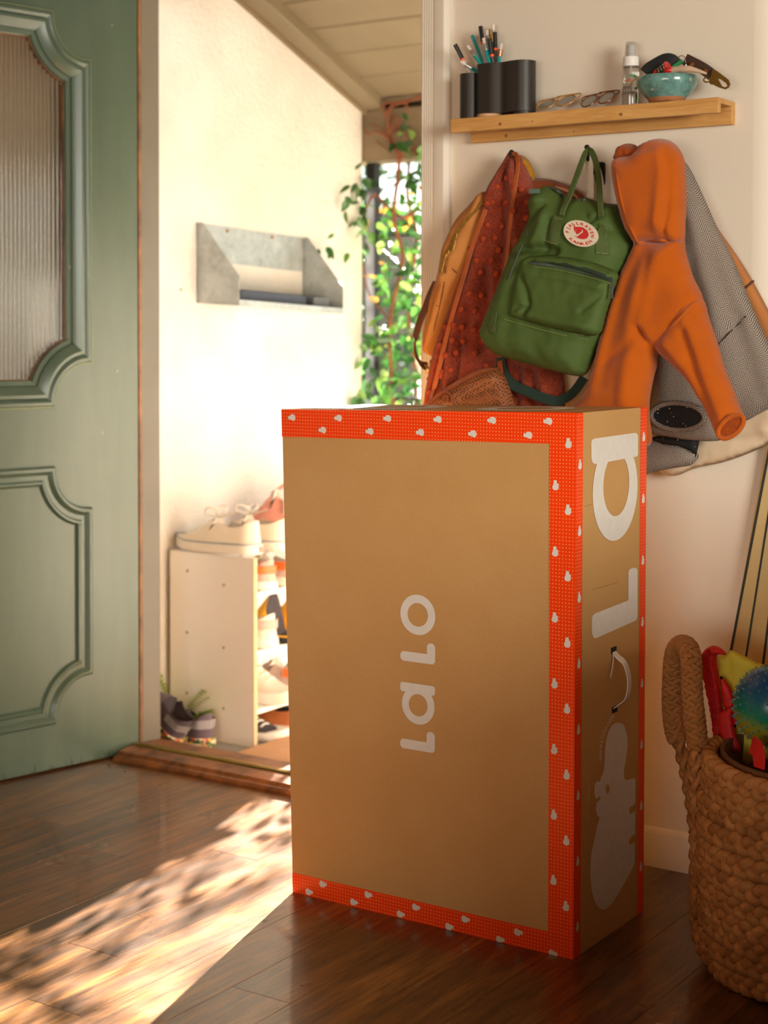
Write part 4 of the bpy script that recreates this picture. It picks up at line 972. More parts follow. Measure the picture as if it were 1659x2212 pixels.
# pencils and pens: (bottom px, top px, kind)
M['teal'] = plain('teal_lacquer', rgb(24, 154, 156), .35, var=.05); M['silver'] = plain('silver_ferrule', rgb(206, 204, 200), .3, .9)
M['eraser'] = plain('white_eraser', rgb(224, 214, 206), .8); M['pen_black'] = plain('black_pen_cap', rgb(24, 22, 22), .35); M['orange_band'] = plain('orange_band', rgb(240, 92, 36), .4)
M['pen_grey'] = plain('dark_grey_barrel', rgb(72, 64, 60), .4); M['pen_white'] = plain('pale_grey_barrel', rgb(186, 180, 172), .4); M['gold'] = plain('brass_ferrule', rgb(206, 178, 110), .3, .9); M['green_lacq'] = plain('dark_green_lacquer', rgb(24, 84, 62), .35); M['copper'] = plain('copper_ferrule', rgb(186, 130, 96), .35, .9)
def pencil(label, b, t, kind, yb_, yt, r=.0041, zb=None):
    A = P(b[0], b[1], 'y', yb_); B = P(t[0], t[1], 'y', yt); d = (B - A).normalized()
    A2 = A - d * ((A.z - (zb or SZ + .0142)) / d.z) if d.z > .2 else A - d * .05
    if d.z < .75: A2 = A - d * .045
    o = thing('pen' if kind.startswith('pen') else 'pencil', label, 'pen' if kind.startswith('pen') else 'pencil', A2, 'pens and pencils in the black cups'); L = (B - A2).length; at = lambda l: A2 + d * l
    if kind in ('teal', 'green', 'copper', 'eraserless'):
        f = .030 if kind != 'eraserless' else 0
        MB().rod(A2, at(L - f), r, 6).build('barrel', M['green_lacq'] if kind == 'green' else M['teal'], o, smooth=20)
        if f:
            fm_ = {'teal': 'silver', 'green': 'gold', 'copper': 'copper'}[kind]
            MB().lathe([(0, 0)] + [(r * (1.05 if i % 2 else .97), .002 * i) for i in range(7)] + [(0, .012)], 12).map(lambda p: at(L - .030) + d.to_track_quat('Z', 'Y').to_matrix() @ (p * 1.25)).build('ferrule', M[fm_], o)
            MB().rod(at(L - .016), at(L - (.002 if kind != 'green' else 0)), r * .92, 10).build('eraser', M['eraser'] if kind != 'green' else M['gold'], o)
    else:
        cl_ = .036
        MB().rod(A2, at(L - cl_ - .003), r, 10).build('barrel', M['pen_white'] if kind == 'pen_white' else M['pen_grey'], o, smooth=30)
        MB().rod(at(L - cl_ - .004), at(L - cl_ + .001), r * 1.22, 12).build('band', M['orange_band'], o, smooth=30)
        MB().rod(at(L - cl_ + .001), B, r * 1.15, 12).build('cap', M['pen_black'], o, smooth=30)
    return o
pencil('black capped pen with orange band leaning far left out of the round cup', (1011, 150), (983, 96), 'pen_white', 3.116, 3.10, zb=SZ + .007)
pencil('teal pencil with white eraser leaning low to the left out of the round cup', (1026, 152), (994, 132), 'teal', 3.122, 3.105, zb=SZ + .007)
pencil('teal pencil leaning left, tip of the eraser worn off', (1042, 143), (1009, 98), 'teal', 3.118, 3.112)
pencil('teal pencil without eraser standing behind the left leaning one', (1043, 135), (1020, 77), 'eraserless', 3.128, 3.135)
pencil('tall pale pen with black cap and orange band at the left of the bundle', (1050, 143), (1038, 57), 'pen_white', 3.118, 3.12)
pencil('teal pencil with silver ferrule in front of the bundle', (1059, 143), (1044, 81), 'teal', 3.106, 3.106, r=.0042)
pencil('teal pencil with white eraser behind the front one', (1060, 130), (1051, 65), 'teal', 3.126, 3.132)
pencil('dark green pencil with brass ferrule in the middle of the bundle', (1065, 130), (1059, 63), 'green', 3.132, 3.136)
pencil('dark pen with black cap and orange band at the front of the bundle', (1066, 141), (1057, 83), 'pen_dark', 3.108, 3.102)
pencil('teal pencil with white eraser standing tallest at the back', (1066, 130), (1065, 52), 'teal', 3.136, 3.142)
pencil('dark pen with black cap and orange band right of the green pencil', (1072, 141), (1069, 70), 'pen_dark', 3.116, 3.118)
pencil('teal pencil with coppery ferrule at the right side of the bundle', (1077, 141), (1083, 92), 'copper', 3.112, 3.112)
# sunglasses: tortoise frames, two lenses each
M['tort'] = plain('tortoiseshell_acetate', rgb(110, 66, 36), .25, var=.5, scale=60); M['gold_frame'] = plain('amber_frame', rgb(176, 128, 66), .28, var=.3, scale=60)
def lens_mat():
    k = N('pale_grey_lens'); k.fin(rgb(150, 148, 138), .08, 0, .6); k.b.inputs['Alpha'].default_value = .75; return k.m
M['lens'] = lens_mat()
def glasses(label, x0, x1, yv, fm_, lift, lean):
    o = thing('glasses', label, 'glasses', ((x0 + x1) / 2, yv, SZ)); w_ = (x1 - x0)
    def Gp(u, v): return Vector((x0 + u * w_, yv + v * lean[0], SZ + .004 + lift * u + v * lean[1]))
    for s, (c, rr) in enumerate(((.25, .21), (.74, .21))):
        ringp = [Gp(c + rr * math.cos(2 * PI * i / 28), .5 + .5 * math.sin(2 * PI * i / 28)) for i in range(28)]
        f = MB().tube(ringp + [ringp[0]], .0016, 7).build('rim', fm_, o)
        MB().add([p for p in ringp] + [p + Vector((0, .0006, -.0006)) for p in ringp], [list(range(28)), list(range(28, 56))[::-1]] + [(i, (i + 1) % 28, 28 + (i + 1) % 28, 28 + i) for i in range(28)]).build('lens', M['lens'], f, smooth=0)
    MB().tube(catmull([Gp(.45, .62), Gp(.495, .7), Gp(.54, .62)], 4), .0016, 7).build('bridge', fm_, o)
    for u in (.0, .97): MB().tube(catmull([Gp(u + .02, .6), Gp(u + .02, 1.0), Gp(.5, 1.05) if u < .5 else Gp(.42, 1.15)], 5), .0014, 6).build('temple', fm_, o)
glasses('amber framed glasses lying folded nearer the pencil cups', -1.688, -1.588, 3.098, M['gold_frame'], .010, (.030, .025))
glasses('dark tortoiseshell glasses lying folded nearer the spray bottle', -1.612 + .03, -1.500, 3.101, M['tort'], .008, (.030, .027))
# spray bottle of lens cleaner
M['clear'] = (lambda k: (k.fin((.95, .96, .95, 1), .06), k.b.inputs['Transmission Weight'].__setattr__('default_value', .92), k.m)[2])(N('clear_plastic'))
M['white_pl'] = plain('white_plastic', rgb(232, 230, 226), .4, var=.02); M['ink'] = plain('black_ink', rgb(40, 38, 36), .6); M['ink_orange'] = plain('orange_ink', rgb(222, 110, 70), .6); M['ink_green'] = plain('green_ink', rgb(58, 132, 66), .6)
bx, by, br = -1.4672, 3.118, .0175
bo = thing('spray_bottle', 'small clear spray bottle of lens cleaner with a white cap on the shelf', 'bottle', (bx, by, SZ))
MB().lathe([(0, SZ), (br * .95, SZ), (br, SZ + .003), (br, SZ + .070), (br * .92, SZ + .080), (.0105, SZ + .084), (.0105, SZ + .088), (0, SZ + .088)], 28, (bx, by, 0)).build('bottle_body', M['clear'], bo, smooth=40)
MB().lathe([(0, SZ + .0835), (.0172, SZ + .0835), (.0172, SZ + .0855), (.0158, SZ + .103), (.0135, SZ + .104), (0, SZ + .104)], 24, (bx, by, 0)).build('collar', M['white_pl'], bo, smooth=40)
pm_ = MB(); z_ = SZ + .104
pm_.lathe([(0, z_), (.0098, z_), (.0095, z_ + .004), (.0098, z_ + .006), (.0094, z_ + .010), (.0096, z_ + .012), (.0090, z_ + .024), (.006, z_ + .0255), (0, z_ + .0255)], 20, (bx, by, 0)).build('pump', M['white_pl'], bo, smooth=40)
MB().lathe([(.0132, z_), (.0114, z_ + .027), (.0095, z_ + .0295), (0, z_ + .0295), (0, z_ + .0288), (.009, z_ + .0287), (.0108, z_ + .0265), (.0126, z_)], 24, (bx, by, 0)).build('clear_cap', M['clear'], bo, smooth=40)
MB().rod((bx, by, SZ + .006), (bx, by, SZ + .084), .0016, 8).build('dip_tube', M['white_pl'], bo)
cama = math.atan2(-by, -bx)
def on_bottle(text, size, z, a0, mat, name, off=.0):
    mb = MB(); a = a0
    for vs, fs, ad in glyphs(text, size, off):
        mb.add([(bx + (br + .0003) * math.cos(a + v.x / br), by + (br + .0003) * math.sin(a + v.x / br), z + v.y) for v in vs], fs); a += (ad + size * .14) / br
    mb.build(name, mat, bo, smooth=0, recalc=False)
on_bottle('LENS', .0082, SZ + .0355, cama - 1.15, M['ink'], 'printed_word', .0001)
on_bottle('CLEANER', .0082, SZ + .0245, cama - 1.35, M['ink'], 'printed_word', .0001)
on_bottle('BAKER', .0062, SZ + .0505, cama - 1.15, M['ink_orange'], 'printed_word', .0002)
def patch(name, mat, a0, pts):
    MB().add([(bx + (br + .0003) * math.cos(a0 + u / br), by + (br + .0003) * math.sin(a0 + u / br), SZ + v) for u, v in pts], [list(range(len(pts)))]).build(name, mat, bo, smooth=0, recalc=False)
patch('printed_leaf', M['ink_green'], cama, [(-.004, .064), (.002, .0605), (.009, .058), (.0145, .057), (.0155, .062), (.008, .0645), (.002, .0655)])
patch('printed_patch', M['ink_green'], cama, [(.008, .034), (.0145, .034), (.0145, .039), (.008, .039)])
patch('printed_patch', M['ink_green'], cama, [(.009, .006), (.0125, .006), (.0155, .014), (.0155, .026), (.012, .026), (.0085, .020), (.011, .016)])
# stoneware bowl and its contents
def glaze():
    k = N('teal_glaze'); co = k.co(); f = k.noise(co, 38, 5, .65); s = k.n('SeparateXYZ'); k.l(co, s.inputs[0])
    col = k.ramp(f, [(.28, rgb(70, 92, 84)), (.5, rgb(98, 142, 136)), (.75, rgb(128, 176, 172))])
    rim = k.ramp(k.math('ADD', s.outputs[2], k.math('MULTIPLY', f, .004)), [(.0, (0, 0, 0, 1)), (1, (1, 1, 1, 1))])
    return k.fin(col, .18, 0, .5, .3)
M['glaze'] = glaze(); M['clay'] = plain('bare_clay', rgb(166, 112, 72), .8, var=.2, scale=60)
wx, wy_ = -1.3785, 3.100; wr_ = .0625
bw = thing('bowl', 'teal glazed stoneware bowl full of keys and trinkets on the shelf', 'bowl', (wx, wy_, SZ))
MB().lathe([(.039, SZ + .008), (.050, SZ + .018), (.0605, SZ + .032), (.0630, SZ + .043), (.0615, SZ + .0515), (.0595, SZ + .0525), (.0575, SZ + .051), (.058, SZ + .043), (.053, SZ + .028), (.04, SZ + .015), (0, SZ + .012)], 40, (wx, wy_, 0), sy=.92).build('bowl_body', M['glaze'], bw, smooth=60)
MB().lathe([(0, SZ + .001), (.033, SZ + .0), (.036, SZ + .002), (.040, SZ + .0085), (.036, SZ + .010), (0, SZ + .011)], 36, (wx, wy_, 0), sy=.92).build('foot', M['clay'], bw, smooth=60)
M['black_nylon'] = plain('black_nylon', rgb(28, 32, 34), .6); M['red_pl'] = plain('glossy_red', rgb(190, 34, 36), .2); M['green_pl'] = plain('green_plastic', rgb(46, 138, 82), .35); M['beige_tube'] = plain('beige_cloth_tube', rgb(206, 178, 152), .8); M['brown_lth'] = plain('dark_brown_leather', rgb(66, 46, 38), .55, bump=.1); M['rivet'] = plain('copper_rivet', rgb(176, 112, 64), .35, .8); M['chrome'] = plain('chrome', rgb(210, 210, 206), .18, 1)
def Q(px, py, y): return P(px, py, 'y', y)
o = thing('key_pouch', 'black nylon key strap curving over the left of the teal bowl', 'strap', Q(1415, 150, 3.11))
MB().strap(catmull([Q(1393, 158, 3.10), Q(1402, 148, 3.102), Q(1418, 138, 3.105), Q(1436, 129, 3.108), Q(1450, 130, 3.11), Q(1462, 141, 3.112)], 5), .026, .010, (.2, -1, .35)).build('webbing', M['black_nylon'], o)
o = thing('thread_reel', 'red and silver striped spool lying in the teal bowl', 'spool', Q(1430, 142, 3.085))
a, b_ = Q(1420, 157, 3.088), Q(1444, 138, 3.082); d = (b_ - a)
for i in range(9):
    p = a + d * (i / 9) - Vector((0, 0, .004)); MB().rod(p, p + d * (1 / 10.5), .0105 if i not in (0, 8) else .0115, 14).build('winding', M['red_pl'] if i in (0, 8, 1) else (M['chrome'] if i % 2 else M['black_nylon']), o)
MB().ball(Q(1443, 152, 3.068), .0095, 12, sc=(1.1, .8, .8)).build('red_cap', M['red_pl'], o)
o = tag(MB().tube(catmull([Q(1450, 148, 3.10), Q(1462, 139, 3.10), Q(1474, 132, 3.10)], 4), .0042, 10).build('marker', M['green_pl']), 'short green plastic stick standing in the teal bowl', 'stick')
o = tag(MB().tube(catmull([Q(1448, 153, 3.072), Q(1470, 149, 3.068), Q(1495, 150, 3.066), Q(1526, 159, 3.066)], 5), .0062, 12, scale=lambda t: 1.1 - .75 * max(0, (t - .55) / .45)).build('cloth_roll', M['beige_tube']), 'rolled beige cloth lying across the rim of the teal bowl', 'cloth')
kf = thing('key_fob', 'dark brown leather key fob with copper rivets and a brass clip hanging over the bowl', 'key fob', Q(1510, 150, 3.115))
path = [Q(1480, 128, 3.118), Q(1500, 138, 3.116), Q(1520, 149, 3.114), Q(1538, 162, 3.113)]
MB().strap(catmull(path, 4), .0235, .0045, (0, -1, .1)).build('leather', M['brown_lth'], kf)
for q in ((1495, 139, 3.112), (1524, 154, 3.110)): p = Q(*q); MB().lathe([(0, .0), (.0052, .0), (.0045, .0015), (0, .002)], 14).map(lambda v: p + Matrix.Rotation(PI / 2, 3, 'X') @ v + Vector((0, -.0006, 0))).build('rivet', M['rivet'], kf)
# brass clip: plate with slot
c_out = [(1540, 149), (1547, 152), (1574, 172), (1578, 182), (1574, 190), (1566, 193), (1553, 189), (1536, 181), (1534, 172)]
c_in = [(1551, 170), (1558, 172), (1570, 181), (1572, 186), (1567, 189), (1560, 186)]
A = [Q(*q, 3.108) for q in c_out]; Bq = [Q(*q, 3.108) for q in c_in]
V = [Vector((p.x, p.z)) for p in A + Bq]; na, nb = len(A), len(Bq)
r_ = delaunay_2d_cdt(V, [(i, (i + 1) % na) for i in range(na)] + [(na + i, na + (i + 1) % nb) for i in range(nb)], [], 0, 1e-7)
pin = Vector([(sum(p.x for p in Bq) / nb), (sum(p.z for p in Bq) / nb)])
def in_poly(p, poly):
    c = False
    for i in range(len(poly)):
        a_, b2 = poly[i], poly[i - 1]
        if (a_.z > p.y) != (b2.z > p.y) and p.x < (b2.x - a_.x) * (p.y - a_.z) / (b2.z - a_.z) + a_.x: c = not c
    return c
T = [t for t in r_[2] if not in_poly(sum((r_[0][i] for i in t), Vector((0, 0))) / len(t), Bq) and in_poly(sum((r_[0][i] for i in t), Vector((0, 0))) / len(t), A)]
pc = MB(); k_ = len(r_[0]); pc.add([(v.x, 3.106, v.y) for v in r_[0]] + [(v.x, 3.110, v.y) for v in r_[0]], [list(t) for t in T] + [[i + k_ for i in t][::-1] for t in T])
for L_ in (A, Bq): pc.add([(p.x, yy, p.z) for p in L_ for yy in (3.106, 3.110)], [(2 * i, 2 * ((i + 1) % len(L_)), 2 * ((i + 1) % len(L_)) + 1, 2 * i + 1) for i in range(len(L_))])
pc.build('brass_clip', M['brass'], kf, smooth=25)
ctr_ = Q(1472, 129, 3.112); MB().tube([ctr_ + Vector((.0085 * math.cos(i * .35), 0, .0085 * math.sin(i * .35))) for i in range(19)], .0009, 6).build('split_ring', M['chrome'], kf)
MB().tube(catmull([Q(1478, 128, 3.106), Q(1482, 138, 3.10), Q(1480, 146, 3.10)], 4), .0012, 6).build('chain', M['chrome'], kf)
for q in ((1540, 176, 3.107), (1527, 172, 3.11)):
    c_ = Q(*q); MB().tube([c_ + Vector((.007 * math.cos(i * .4), 0, .005 * math.sin(i * .4))) for i in range(17)], .0014, 6).build('brass_loop', M['brass'], kf)
o = tag(MB().tube(catmull([Q(1383, 164, 3.085), Q(1370, 172, 3.078), Q(1357, 180, 3.075)], 4), .0017, 7).build('twig', plain('pale_twig', rgb(190, 160, 110), .7)), 'thin pale stick poking out over the left rim of the bowl', 'stick')
# ------------------------------------------------------------------ iron coat hooks
def hook(label, px, py, x_l):
    tip = P(px, py, 'y', 3.098); o = thing('coat_hook', label, 'hook', (tip.x, WY, tip.z))
    MB().prism(rrect(-.008, .008, -.055, -.005, .006), (tip.x, WY, tip.z - .02), (1, 0, 0), (0, 0, 1), (0, -.005, 0)).build('backplate', M['black'], o, bevel=.001)
    MB().tube(catmull([(tip.x, WY - .004, tip.z - .045), (tip.x, WY - .03, tip.z - .052), (tip.x, 3.112, tip.z - .035), (tip.x, 3.10, tip.z - .012), tip], 6), .0042, 8).build('prong', M['black'], o)
    MB().ball(tip, .0058, 10).build('tip', M['black'], o)
    MB().tube(catmull([(tip.x, WY - .004, tip.z - .06), (tip.x, WY - .022, tip.z - .068), (tip.x, WY - .030, tip.z - .052)], 5), .0038, 8).build('lower_prong', M['black'], o)
    return o
hook('black iron coat hook holding up the rust cardigan', 1105, 329, 0)
hook('black iron coat hook holding the green backpack by its handles', 1268, 318, 0)
hook('black iron coat hook hidden inside the orange hood', 1410, 325, 0)

# ------------------------------------------------------------------ coats and bags
def cloth(name, c, var=.08, scale=60, bscale=500, bump=.35, rough=.95, sheen=.15, two=None):
    k = N(name); co = k.co(); f = k.noise(co, scale, 4, .6); g = k.noise(co, bscale, 3, .6)
    col = k.ramp(f, [(.3, tuple(x * (1 - var) for x in c[:3]) + (1,)), (.7, tuple(min(1, x * (1 + var)) for x in c[:3]) + (1,))])
    if two: col = k.mix(k.ramp(g, [(.45, (0, 0, 0, 1)), (.6, (1, 1, 1, 1))]), col, two)
    k.bump(g, bump, .003); return k.fin(col, rough, 0, .15, 0, sheen)
def knit():
    k = N('rust_bobble_knit'); co = k.co(rot=(0, -.38, 0)); w_ = k.n('TexWave', wave_type='BANDS', bands_direction='X'); k.l(co, w_.inputs['Vector']); w_.inputs['Scale'].default_value = 95; w_.inputs['Distortion'].default_value = 2.5; w_.inputs['Detail'].default_value = 2; w_.inputs['Detail Scale'].default_value = 6
    w2 = k.n('TexWave', wave_type='BANDS', bands_direction='Z'); k.l(co, w2.inputs['Vector']); w2.inputs['Scale'].default_value = 110; w2.inputs['Distortion'].default_value = 1.5
    h = k.math('MULTIPLY', w_.outputs['Fac'], w2.outputs['Fac']); n_ = k.noise(co, 160, 3)
    col = k.ramp(k.math('ADD', k.math('MULTIPLY', h, .5), k.math('MULTIPLY', n_, .5)), [(.2, rgb(120, 36, 14)), (.42, rgb(176, 62, 24)), (.7, rgb(214, 100, 52))])
    k.bump(h, .8, .004); return k.fin(col, .95, 0, .1, 0, .2)
M['rust_knit'] = knit()
M['bobble'] = plain('rust_bobble_wool', rgb(172, 66, 30), .95, var=.3, scale=220, bump=.6, bscale=500)  # lighter than the knit: light on the bobble tops put into the colour
M['camel'] = cloth('camel_nylon', rgb(190, 126, 66), .06, 14, 300, .12, .6, 0)
M['mustard'] = cloth('mustard_fleece', rgb(178, 128, 26), .2, 120, 260, .9)
M['brown_strap'] = plain('orange_brown_leather', rgb(172, 86, 40), .5, var=.12, bump=.1)
M['brown_web'] = plain('dark_brown_webbing', rgb(112, 66, 36), .7, var=.2, scale=200, bump=.3)
M['brown_suede'] = cloth('brown_suede', rgb(140, 74, 40), .12, 40)
M['zip_gold'] = plain('gold_zip', rgb(186, 146, 74), .4, .8, .25, 160)
M['canvas_green'] = cloth('green_waxed_canvas', rgb(78, 99, 50), .07, 9, 900, .15, .6, .0)
M['green_web'] = plain('green_webbing', rgb(76, 94, 44), .75, var=.12, scale=160, bump=.3, bscale=700)
M['green_dark'] = plain('dark_green_webbing', rgb(36, 56, 46), .8, var=.1)
M['zip_grey'] = plain('grey_green_zip', rgb(72, 84, 74), .6, var=.2, scale=300, bump=.3, bscale=900)
M['orange_wool'] = cloth('orange_boiled_wool', rgb(190, 92, 15), .07, 18, 420, .45, .97, .3)
M['orange_in'] = cloth('rust_orange_fleece', rgb(162, 72, 16), .15, 90, 260, .9, .97, .2)
M['tan_wool'] = cloth('tan_wool', rgb(190, 124, 72), .06, 20, 400, .3)
M['cream_cloth'] = cloth('cream_canvas', rgb(222, 200, 170), .04, 12, 700, .15, .85, .0)
M['cream_strap'] = plain('cream_cotton_strap', rgb(240, 228, 208), .85, var=.05, scale=100, bump=.2)
M['maroon'] = cloth('dark_maroon_knit', rgb(84, 34, 22), .2, 30, 300, .6)
def herring():
    k = N('grey_herringbone_tweed'); co = k.co(rot=(0, .5, 0)); s = k.n('SeparateXYZ'); k.l(co, s.inputs[0])
    Wc = .0112; zig = k.math('ABSOLUTE', k.math('SUBTRACT', k.math('FRACT', k.math('DIVIDE', s.outputs[0], 2 * Wc)), .5))
    v = k.math('FRACT', k.math('ADD', k.math('DIVIDE', s.outputs[2], .0050), k.math('MULTIPLY', zig, 2 * Wc / .0050 * 1.25)))
    n_ = k.noise(k.co(), 420, 3, .7); lv = k.math('ADD', k.math('MULTIPLY', k.math('PINGPONG', v, .5), 1.6), k.math('MULTIPLY', n_, .35))
    col = k.ramp(lv, [(.32, rgb(74, 66, 60)), (.55, rgb(140, 128, 118)), (.8, rgb(182, 170, 158))])
    k.bump(lv, .3, .002); return k.fin(col, .95, 0, .1, 0, .1)
M['tweed'] = herring()
def dots():
    k = N('black_lining_with_dots'); co = k.co(); v = k.n('TexVoronoi'); k.l(co, v.inputs['Vector']); v.inputs['Scale'].default_value = 100
    col = k.ramp(v.outputs['Distance'], [(.10, rgb(226, 190, 160)), (.14, rgb(22, 22, 24))]); return k.fin(col, .8)
M['dot_lining'] = dots()
def crochet():
    k = N('brown_perforated_weave'); co = k.co(rot=(0, -.5, 0)); v = k.n('TexVoronoi'); k.l(co, v.inputs['Vector']); v.inputs['Scale'].default_value = 175; v.inputs['Randomness'].default_value = .25
    col = k.ramp(v.outputs['Distance'], [(.22, rgb(52, 26, 14)), (.42, rgb(146, 84, 44)), (.8, rgb(166, 98, 54))])
    k.bump(k.math('MULTIPLY', v.outputs['Distance'], 1.), .8, .003); return k.fin(col, .6)
M['crochet'] = crochet()
def px_path(front, pts, y0, a=0., b=0., lift=.002): return catmull([onto(front, q[0], q[1], y0, a, b, lift) for q in pts], 5)

# tan coat and cream cloth at the right, flat on the wall
tc = thing('tan_coat', 'tan coat mostly hidden behind the grey herringbone coat at the right', 'coat', (-1.2, 3.16, 1.2))
_, f_ = relief('coat_body', M['tan_wool'], tc, [(1500, 420), (1553, 496), (1584, 540), (1607, 575), (1628, 610), (1659, 668), (1700, 745), (1705, 820), (1640, 830), (1540, 700), (1480, 560)], 3.155, .012, .02, sp=.009, back=.1, nz=.002)
MB().tube(px_path(f_, [(1604, 628), (1616, 617), (1628, 607)], 3.155), .0022, 6).build('seam', plain('dark_brown_seam', rgb(96, 56, 32), .8), tc)
ct = thing('cream_cloth', 'crumpled cream canvas cloth hanging below the grey coat sleeves', 'cloth', (-1.3, 3.15, .9))
relief('cloth_body', M['cream_cloth'], ct, [(1418, 985), (1424, 1018), (1459, 1028), (1502, 1011), (1560, 999), (1620, 978), (1665, 955), (1700, 930), (1690, 850), (1600, 820), (1450, 900)], 3.140, .022, .03,
       folds=[([(1560, 905), (1600, 930), (1655, 925)], .006, .012), ([(1470, 1000), (1540, 975), (1640, 945)], -.005, .012), ([(1600, 900), (1630, 880)], -.008, .006), ([(1440, 1015), (1500, 985)], .005, .008)], sp=.008, back=.1, nz=.006, nf=18)
# grey herringbone coat
gc = thing('grey_coat', 'grey herringbone tweed coat with black dotted lining hanging behind the orange hoodie', 'coat', (-1.35, 3.12, 1.2))
yg = 3.115
_, fg = relief('coat_body', M['tweed'], gc, [(1440, 330), (1480, 349), (1511, 405), (1553, 499), (1588, 568), (1612, 630), (1634, 684), (1662, 745), (1700, 830), (1700, 872), (1660, 884), (1612, 909), (1585, 912), (1545, 945), (1470, 940), (1410, 900), (1395, 840), (1400, 740), (1440, 600), (1450, 450)], yg, .030, .05,
       folds=[([(1490, 400), (1530, 560), (1560, 700), (1590, 860)], .010, .020), ([(1540, 540), (1600, 700), (1640, 830)], -.006, .02), ([(1550, 745), (1580, 718), (1612, 682)], -.007, .005), ([(1430, 780), (1440, 880)], .008, .02)], sp=.008, back=.3, nz=.004)
MB().tube(px_path(fg, [(1550, 746), (1570, 724), (1590, 706), (1611, 683)], yg, lift=.0), .0018, 6).build('pocket_slit', plain('dark_slit', rgb(44, 38, 36), .9), gc)
def ellipse_px(cx, cy, rx, ry, rot=0., n=22):
    return [(cx + rx * math.cos(t) * math.cos(rot) - ry * math.sin(t) * math.sin(rot), cy + rx * math.cos(t) * math.sin(rot) + ry * math.sin(t) * math.cos(rot)) for t in (2 * PI * i / n for i in range(n))]
_, fs_ = relief('sleeve', M['tweed'], gc, [(1403, 905), (1410, 880), (1440, 866), (1490, 868), (1530, 890), (1560, 925), (1560, 950), (1500, 952), (1440, 944), (1406, 935)], 3.07, .02, .022, sp=.006, back=.6, nz=.003)
mb = MB(); E_ = [PL(q[0], q[1], 3.0445) for q in ellipse_px(1464, 900, 57, 29, .06, 36)]; Ei = [PL(q[0], q[1], 3.047) for q in ellipse_px(1464, 901, 44, 20, .06, 36)]
mb.add(E_ + Ei + [sum(Ei, Vector()) / 36 + Vector((0, .001, 0))], [(i, (i + 1) % 36, 36 + (i + 1) % 36, 36 + i) for i in range(36)] + [(36 + i, 36 + (i + 1) % 36, 72) for i in range(36)]).build('cuff_lining', M['dot_lining'], gc, smooth=60)
MB().tube(E_ + [E_[0]], .0045, 8).build('cuff_rim', M['tweed'], gc)
_, fs2 = relief('lower_sleeve', M['tweed'], gc, [(1385, 960), (1400, 946), (1440, 955), (1480, 962), (1508, 980), (1506, 992), (1492, 1005), (1450, 1012), (1415, 1019), (1385, 1022)], 3.09, .024, .024, sp=.006, back=.4, nz=.004)
relief('lower_cuff_lining', M['dot_lining'], gc, [(1409, 945), (1440, 941), (1480, 944), (1509, 946), (1506, 975), (1502, 988), (1494, 976), (1470, 966), (1430, 959)], 3.082, .014, .012, sp=.005, back=.2, nz=.002)

# mustard and brown things peeping out at the left
mu = tag(relief('fleece', M['mustard'], None, [(1098, 345), (1125, 335), (1142, 346), (1153, 366), (1158, 395), (1142, 425), (1100, 430), (1085, 390)], 3.125, .020, .02, sp=.006, nz=.006, nf=50)[0], 'mustard yellow fleece showing behind the top of the rust cardigan', 'garment')
bs = thing('brown_bag', 'brown suede bag whose rounded top shows behind the green backpack', 'bag', (-1.66, 3.14, 1.42))
_, fb2 = relief('bag_body', M['brown_suede'], bs, [(1140, 395), (1156, 386), (1185, 387), (1215, 396), (1242, 410), (1262, 426), (1270, 470), (1180, 520), (1120, 470)], 3.125, .018, .02, sp=.007, nz=.002)
MB().tube(px_path(fb2, [(1200, 404), (1222, 411), (1243, 424), (1252, 440)], 3.125, lift=.003), .003, 7).build('piping', plain('pale_piping', rgb(196, 140, 108), .6), bs)
# camel backpack with gold zips
cb_ = thing('camel_backpack', 'camel nylon backpack with gold zips hanging at the left by the door casing', 'bag', (-1.87, 3.12, 1.3))
yc_ = 3.10
_, fc = relief('bag_body', M['camel'], cb_, [(1040, 416), (1022, 440), (1000, 464), (984, 484), (970, 515), (961, 536), (956, 562), (950, 594), (940, 626), (934, 646), (928, 680), (921, 715), (918, 756), (926, 766), (940, 768), (965, 720), (990, 660), (1020, 600), (1050, 520), (1062, 450), (1055, 418)], yc_, .045, .05,
       folds=[([(962, 576), (956, 625), (945, 690), (930, 745)], -.010, .004), ([(985, 500), (970, 560), (975, 600)], .010, .012), ([(1000, 560), (984, 620), (972, 680)], .010, .014), ([(966, 574), (986, 588)], -.006, .003), ([(936, 655), (950, 664)], -.006, .003), ([(978, 640), (990, 655)], -.008, .004)], sp=.006, back=.5, nz=.004, nf=22)
MB().strap(px_path(fc, [(1043, 436), (1026, 456), (1004, 480), (985, 506), (972, 533), (964, 552), (958, 572)], yc_, lift=.0015), .0075, .003, (0, -1, 0)).build('zip', M['zip_gold'], cb_)
MB().strap(px_path(fc, [(1036, 420), (1012, 448), (988, 474), (972, 504), (964, 530)], yc_, lift=.0015), .006, .002, (0, -1, 0)).build('zip_flap', M['camel'], cb_)
for q, l_ in (((984, 512), .030), ((960, 556), .032)):
    p = onto(fc, *q, yc_, lift=.006); d = Vector((-.25, -.1, -1)).normalized()
    g = MB().obox(p, Vector((.0045, 0, .001)), Vector((0, .002, 0)), d * .007).build('zip_slider', M['zip_gold'], cb_, bevel=.001)
    MB().strap([p + d * .007, p + d * l_], .0075, .0022, (0, -1, 0)).build('pull', M['zip_gold'], g)
M['seam_dk'] = plain('shadow_brown_seam', rgb(112, 66, 30), .8)
for q in ([(964, 574), (958, 620), (950, 660), (940, 700), (930, 745)], [(966, 574), (976, 580), (987, 589)], [(934, 655), (943, 660), (951, 664)], [(984, 640), (978, 660), (972, 690)]):
    MB().tube(px_path(fc, q, yc_, lift=.0), .0013, 6).build('seam', M['seam_dk'], cb_)
